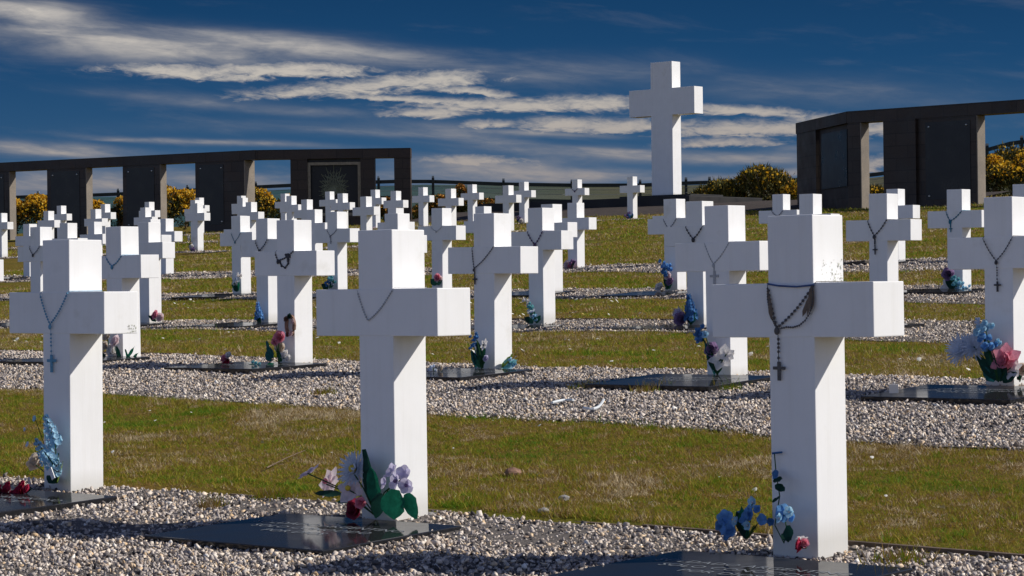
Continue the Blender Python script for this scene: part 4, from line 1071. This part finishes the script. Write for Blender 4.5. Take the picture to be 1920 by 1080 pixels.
# ------------------------------------------------------------------ gorse bushes
def bush(px, ytop, Yd, wpx, label, leafm='gorse_leaf', bloomm='gorse_bloom', bloom=.5, ybot=None, group='gorse bushes behind the memorial walls', dens=1.0, spiky=0):
    a, e = ray(px, ytop); X = a*Yd; g = float(land(X, Yd)); h = max(.5, e*Yd - g); rw_ = wpx*Yd/FPX*.62
    t = thing('gorse_bush', label, 'bush', (X, Yd, g), 0, group)
    b = MB()
    for k_ in range(5):
        an = random.uniform(0, 2*PI); b.tube([(0, 0, -.1), (rw_*.2*math.cos(an), rw_*.2*math.sin(an), h*.4), (rw_*.5*math.cos(an), rw_*.4*math.sin(an), h*.75)], .04, 5, .012)
    b.build('stem', M['twig'], t)
    # lobes: several overlapping clumps make the outline uneven
    lob = [(rng.uniform(-.75, .75)*rw_, rng.uniform(-.5, .5)*rw_, rng.uniform(.25, .68)*h, rng.uniform(.28, .5)) for _ in range(max(6, int(7*rw_/1.5)))]
    lob.append((0, 0, h*.62, .42))
    k_ = int(3600*dens*max(.5, rw_*h/2.5))
    ch = rng.randint(0, len(lob), k_); L_ = np.array(lob)[ch]
    dirs = rng.normal(size=(k_, 3)); dirs /= np.linalg.norm(dirs, axis=1)[:, None]
    rad = rng.uniform(.35, 1.0, k_)**.5 * np.where(rng.rand(k_) < .05, 1.25, 1)
    sc = np.stack([L_[:, 3]*rw_*1.1, L_[:, 3]*rw_, L_[:, 3]*h*.8], 1)
    c = L_[:, :3] + dirs*sc*rad[:, None]
    c[:, 2] = np.clip(c[:, 2], .02, h*1.05)
    ln = rng.uniform(.06, .15, k_)[:, None]
    d2 = dirs + rng.normal(0, .6, (k_, 3)) + np.array([0, 0, .5+spiky]); d2 /= np.linalg.norm(d2, axis=1)[:, None]
    sd = np.cross(d2, rng.normal(size=(k_, 3))); sd /= np.linalg.norm(sd, axis=1)[:, None]
    tri = np.stack([c - sd*.028, c + sd*.028, c + d2*ln*(1+spiky)], 1)
    o = np_mesh('foliage', tri.reshape(-1, 3), np.arange(k_*3).reshape(-1, 3), M[leafm], 3); o.parent = t
    # blossom on the sunlit outer shell, mostly high up
    k2 = int(k_*bloom*1.5)
    if k2 > 5:
        ch = rng.randint(0, len(lob), k2); L_ = np.array(lob)[ch]
        dirs = rng.normal(size=(k2, 3)); dirs[:, 2] += .55; dirs /= np.linalg.norm(dirs, axis=1)[:, None]
        sc = np.stack([L_[:, 3]*rw_*1.1, L_[:, 3]*rw_, L_[:, 3]*h*.8], 1)
        c = L_[:, :3] + dirs*sc*rng.uniform(.85, 1.08, k2)[:, None]
        keep = (c[:, 2] > h*rng.uniform(.30, .75, k2)) & (c[:, 2] < h*1.05)
        keep &= (np.sin(c[:, 0]*5.1)+np.sin(c[:, 2]*6.3+c[:, 1]*3)+rng.normal(0, .6, k2)) > -.7
        c = c[keep]; k2 = len(c); s_ = rng.uniform(.028, .060, k2)[:, None]
        r1 = rng.normal(size=(k2, 3)); r1 /= np.linalg.norm(r1, axis=1)[:, None]
        r2 = np.cross(r1, rng.normal(size=(k2, 3))); r2 /= np.linalg.norm(r2, axis=1)[:, None]
        qd = np.stack([c+r1*s_, c+r2*s_, c-r1*s_, c-r2*s_], 1)
        o = np_mesh('blossom', qd.reshape(-1, 3), np.arange(k2*4).reshape(-1, 4), M[bloomm], 4); o.parent = t
    return t
bush(-45, 366, 95, 110, 'yellow gorse bush at the left picture edge behind the wall', bloom=.8)
bush(25, 369, 94, 80, 'yellow gorse in left part of the leftmost wall opening', bloom=.9)
bush(78, 363, 94.5, 90, 'taller yellow gorse at right of the leftmost wall opening', bloom=.9)
bush(172, 378, 93, 46, 'low gorse at left of the second wall opening', bloom=.9)
bush(228, 366, 93.5, 60, 'gorse at right of the second wall opening', bloom=.6)
bush(300, 362, 92.5, 60, 'gorse half behind the pier of the third wall opening', bloom=.7)
bush(345, 352, 92, 80, 'bright gorse filling the third wall opening', bloom=.9)
bush(492, 352, 90, 70, 'olive yellow gorse at left of the opening beside the shrine', bloom=.55)
bush(538, 362, 90.5, 50, 'gorse at right of the opening beside the shrine', bloom=.8)
bush(722, 372, 88, 40, 'small rusty gorse seen in the narrow opening right of shrine', bloomm='gorse_rust', bloom=.7)
bush(782, 385, 86, 30, 'small rusty gorse right against the left wall end', bloomm='gorse_rust', bloom=.6)
bush(822, 364, 88, 44, 'low rusty gorse left of the fence post, centre', bloomm='gorse_rust', bloom=.7)
bush(863, 343, 90, 44, 'tall rusty gorse touching the fence rail, centre', bloomm='gorse_rust', bloom=.9)
bush(912, 372, 87, 64, 'wide low rusty gorse in the centre of the background', bloomm='gorse_rust', bloom=.8)
bush(968, 378, 86, 30, 'small orange gorse between two far crosses', bloomm='gorse_rust', bloom=.8)
bush(1352, 337, 84, 84, 'olive bush spreading right of the tall white cross', 'gorse_olive', 'gorse_bloom', .5, dens=1.3, spiky=.5)
bush(1425, 308, 83, 130, 'large brown olive bush left of the right memorial wall', 'gorse_olive', 'gorse_bloom', .22, dens=1.6, spiky=.7)
bush(1484, 341, 82, 36, 'small bright orange gorse touching right wall end', bloom=1.2)
bush(1640, 352, 78, 80, 'olive and yellow gorse in the narrow right wall opening', 'gorse_olive', bloom=.5, spiky=.3)
bush(1862, 287, 76, 80, 'bright gorse just right of the right wall pier', bloom=.9)
bush(1930, 280, 75, 120, 'big gorse bush at the right picture edge', bloom=.8)
bush(1896, 268, 80, 60, 'tall olive shrub rising behind gorse at right edge', 'gorse_olive', bloom=.12, spiky=.5)

# ------------------------------------------------------------------ sky and sun
sc = bpy.context.scene
SUN = Vector((1, .08, .70)).normalized()
elev = math.asin(SUN.z); azim = math.atan2(SUN.x, SUN.y)
w = bpy.data.worlds.new('World'); sc.world = w; w.use_nodes = True
nt = w.node_tree; bg = nt.nodes['Background']; bg.inputs['Strength'].default_value = .10
sky = nd(nt, 'ShaderNodeTexSky', sky_type='NISHITA'); sky.sun_disc = False
sky.sun_elevation = elev; sky.sun_rotation = azim; sky.altitude = 60; sky.air_density = 1.0; sky.dust_density = .4; sky.ozone_density = 2.0
tc = nd(nt, 'ShaderNodeTexCoord'); sep = nd(nt, 'ShaderNodeSeparateXYZ'); nt.links.new(tc.outputs['Generated'], sep.inputs[0])
def mth(op, a, b=None, c=None, clamp=False):
    m = nd(nt, 'ShaderNodeMath', operation=op); m.use_clamp = clamp
    for i, v in enumerate((a, b, c)):
        if v is None: continue
        if isinstance(v, (int, float)): m.inputs[i].default_value = v
        else: nt.links.new(v, m.inputs[i])
    return m.outputs[0]
def mrange(src, a, b, c, d, smooth=True):
    m = nd(nt, 'ShaderNodeMapRange'); m.interpolation_type = 'SMOOTHSTEP' if smooth else 'LINEAR'
    for i, v in enumerate((a, b, c, d)): m.inputs[i+1].default_value = v
    nt.links.new(src, m.inputs[0]); return m.outputs[0]
az = mth('ARCTAN2', sep.outputs[0], sep.outputs[1]); el = mth('ARCSINE', sep.outputs[2])
# clear-sky colour: deep blue, darker with height, in the quarter ahead of the viewer
CS = 1/.10
deep = ramp(nt, [(0, (.060*CS/10, .105*CS/10, .19*CS/10)), (.28, (.027*CS/10, .083*CS/10, .172*CS/10)), (.55, (.0095*CS/10, .052*CS/10, .135*CS/10)), (.78, (.0050*CS/10, .034*CS/10, .098*CS/10)), (1, (.0045*CS/10, .030*CS/10, .090*CS/10))], mrange(el, 0, .17, 0, 1, False))
scl = nd(nt, 'ShaderNodeVectorMath', operation='SCALE'); scl.inputs['Scale'].default_value = 10.0; nt.links.new(deep.outputs[0], scl.inputs[0])
front = mrange(sep.outputs[1], .1, .75, 0, 1)
low = mrange(el, .22, .65, 1, 0)
kf = mth('MULTIPLY', front, low)
skc = mixc(nt, sky.outputs[0], (.61, .64, .88), 1.0, 'MULTIPLY')
zen = ramp(nt, [(0, (1, 1, 1)), (1, (.26, .30, .36))], mrange(el, .25, .9, 0, 1))  # zenith darkened to deepen ground shade; low sky kept bright as fill
skc = mixc(nt, skc, zen.outputs[0], 1.0, 'MULTIPLY')
clear = mixc(nt, skc, scl.outputs[0], kf)
# streaky cloud texture in (azimuth, elevation)
def comb(kx, ky, off=0.0, shear=0.0):
    c = nd(nt, 'ShaderNodeCombineXYZ')
    nt.links.new(mth('MULTIPLY_ADD', az, kx, off), c.inputs[0])
    nt.links.new(mth('ADD', mth('MULTIPLY', el, ky), mth('MULTIPLY', az, shear)), c.inputs[1]); return c.outputs[0]
n1 = noise(nt, 1, 7, .62, comb(16, 95, 3.0, 8), .4).outputs[0]
n2 = noise(nt, 1, 6, .62, comb(60, 240, 9.0, 12), .6).outputs[0]
n3 = noise(nt, 1, 4, .6, comb(9, 60, 5.0, 4), .2).outputs[0]
n4 = noise(nt, 1, 6, .65, comb(150, 420, 2.0, 20), .5).outputs[0]
# measured cloud bands: px centre, half length, half width, slope(px/px, + = falls to the right), strength
# measured cloud bands: px centre, half length, half width, slope (+ = falls to the right), strength
SOFT = [(200,78,270,22,.10,.44),(330,98,220,22,.08,.32),(520,78,210,13,.09,.50),(660,98,160,9,.11,.34),(40,18,95,14,.06,.9),(30,62,115,7,.05,.42),(110,45,160,14,.22,.42),
(850,125,210,13,.08,.16),(1080,128,160,18,0,.15),(430,195,180,9,.11,.28),(580,210,90,7,.05,.22),(620,238,270,10,.02,.14),(1500,170,300,22,.1,.13),
(930,266,110,9,.20,.42),(1060,285,170,9,.10,.36),(1200,300,260,10,.02,.22),(400,266,155,4.5,.06,.7),(110,281,118,9,.07,.85),(235,260,50,2.5,0,.4),
(900,308,120,11,.07,.55),(1020,328,200,10,.05,.55),(820,330,100,14,0,.45),(100,348,230,26,0,.72),(320,335,120,10,0,.3),(1430,328,150,7,-.05,.65),(1150,288,150,7,.05,.40),(1420,300,140,6,.03,.40),(1000,250,130,5,.08,.4),(760,250,120,5,.05,.25),(1560,280,90,8,.0,.45),(880,345,60,8,0,.3),(1050,338,260,10,0,.34),(420,345,120,10,0,.35),(660,335,90,9,0,.4)]
CHUNK = [(350,138,130,14,.05),(520,136,150,13,.03),(600,130,90,10,.06),(690,165,205,13,-.05),(790,157,112,17,-.05),(880,172,65,7,.1),(800,190,155,6,.08),(980,200,195,12,.02),(1100,198,120,14,.02),(800,213,72,8,0),(915,235,45,8,0),
(1060,237,75,14,.03),(1160,240,140,13,.01),(1400,210,120,9,.08),(1400,244,150,14,.01),(1350,270,95,9,0),(1600,225,110,9,.03),(1640,246,120,13,.02),(1640,312,60,14,-.15),(900,304,95,10,.05)]
def blob(cx, cy, hl, hw, sl, wk, sharp=False):
    a, e = ray(cx, cy); a0 = math.atan(a); e0 = math.atan(e/math.sqrt(1+a*a))
    da = mth('SUBTRACT', az, a0)
    de = mth('ADD', mth('MULTIPLY_ADD', da, sl-RHO, mth('SUBTRACT', el, e0)), wk)
    if sharp: de = mth('MULTIPLY', de, mrange(de, -.0014, .0014, 1.6, .95))
    q = mth('ADD', mth('POWER', mth('ABSOLUTE', mth('MULTIPLY', da, FPX/hl/(1.2 if sharp else 1.1))), 2.2), mth('POWER', mth('ABSOLUTE', mth('MULTIPLY', de, FPX/hw/(1.26 if sharp else 1.15))), 2.0))
    return mth('EXPONENT', mth('MULTIPLY', q, -1.0))
wsoft = mth('MULTIPLY_ADD', n3, .006, -.003)
wchunk = mth('MULTIPLY_ADD', n2, .0055, -.00275)
tot = None
for (cx, cy, hl, hw, sl, st) in SOFT:
    g = mth('MULTIPLY', blob(cx, cy, hl, hw, sl, wsoft), st*.93)
    tot = g if tot is None else mth('SUBTRACT', 1.0, mth('MULTIPLY', mth('SUBTRACT', 1.0, tot), mth('SUBTRACT', 1.0, g)))
soft = mth('MULTIPLY', mth('MULTIPLY', tot, mrange(n1, .34, .64, .42, 1.2)), mrange(n2, .30, .70, .80, 1.18))
chk = None
for c5 in CHUNK:
    g = blob(*c5, wchunk, True)
    chk = g if chk is None else mth('MAXIMUM', chk, g)
ntx = mth('ADD', mth('MULTIPLY', n2, .8), mth('MULTIPLY', n4, .5))
chunk = mth('MULTIPLY', mrange(mth('ADD', chk, mth('MULTIPLY_ADD', ntx, 2.3, -1.50)), .02, 1.15, 0, 1), mrange(chk, .01, .40, 0, .95))
dens = mth('MAXIMUM', soft, chunk)
veil = mth('MULTIPLY', mrange(n1, .50, .75, 0, .13), mrange(el, .02, .10, 1.0, .35))
# elsewhere (behind the viewer, high up) an added field of loose cloud, unseen, that brightens the fill
gen = noise(nt, 3.2, 6, .6, tc.outputs['Generated']).outputs[0]
els = mth('MULTIPLY', mth('MULTIPLY', mrange(gen, .50, .68, 0, .75), mth('SUBTRACT', 1.0, kf)), mrange(el, .3, .8, 1, .15))
dens = mth('ADD', mth('ADD', dens, veil), els, clamp=True)
cl = ramp(nt, [(0, (.24, .215, .215)), (.35, (.34, .305, .28)), (.7, (.45, .415, .37)), (1, (.49, .455, .415))], mrange(el, .03, .11, 0, 1, False))
cls = nd(nt, 'ShaderNodeVectorMath', operation='SCALE'); cls.inputs['Scale'].default_value = 10.0; nt.links.new(cl.outputs[0], cls.inputs[0])
final = mixc(nt, clear, cls.outputs[0], dens)
nt.links.new(final, bg.inputs['Color'])

sd = bpy.data.lights.new('sun', 'SUN'); sd.energy = 3.9; sd.angle = math.radians(.53); sd.color = (1.0, .945, .86)
so_ = bpy.data.objects.new('sun', sd); C.objects.link(so_); so_.location = SUN*60
so_.rotation_euler = SUN.to_track_quat('Z', 'Y').to_euler()

# ------------------------------------------------------------------ camera
cam = bpy.data.cameras.new('camera'); cam.sensor_width = 36; cam.lens = 36*FPX/1920; cam.clip_end = 3000; cam.clip_start = .1
co = bpy.data.objects.new('camera', cam); C.objects.link(co)
right = Vector((math.cos(RHO), 0, -math.sin(RHO))); upv = Vector((math.sin(RHO), 0, math.cos(RHO)))
pit = (540-YH)/FPX
fwd = Vector((0, 1, -pit)).normalized(); upv = (upv - fwd*upv.dot(fwd)).normalized(); right = fwd.cross(upv)
co.matrix_world = Matrix(((right.x, upv.x, -fwd.x, 0), (right.y, upv.y, -fwd.y, 0), (right.z, upv.z, -fwd.z, 0), (0, 0, 0, 1)))
sc.camera = co
sc.render.engine = 'CYCLES'
sc.view_settings.view_transform = 'Standard'; sc.view_settings.look = 'None'
sc.view_settings.exposure = .28; sc.view_settings.gamma = 1
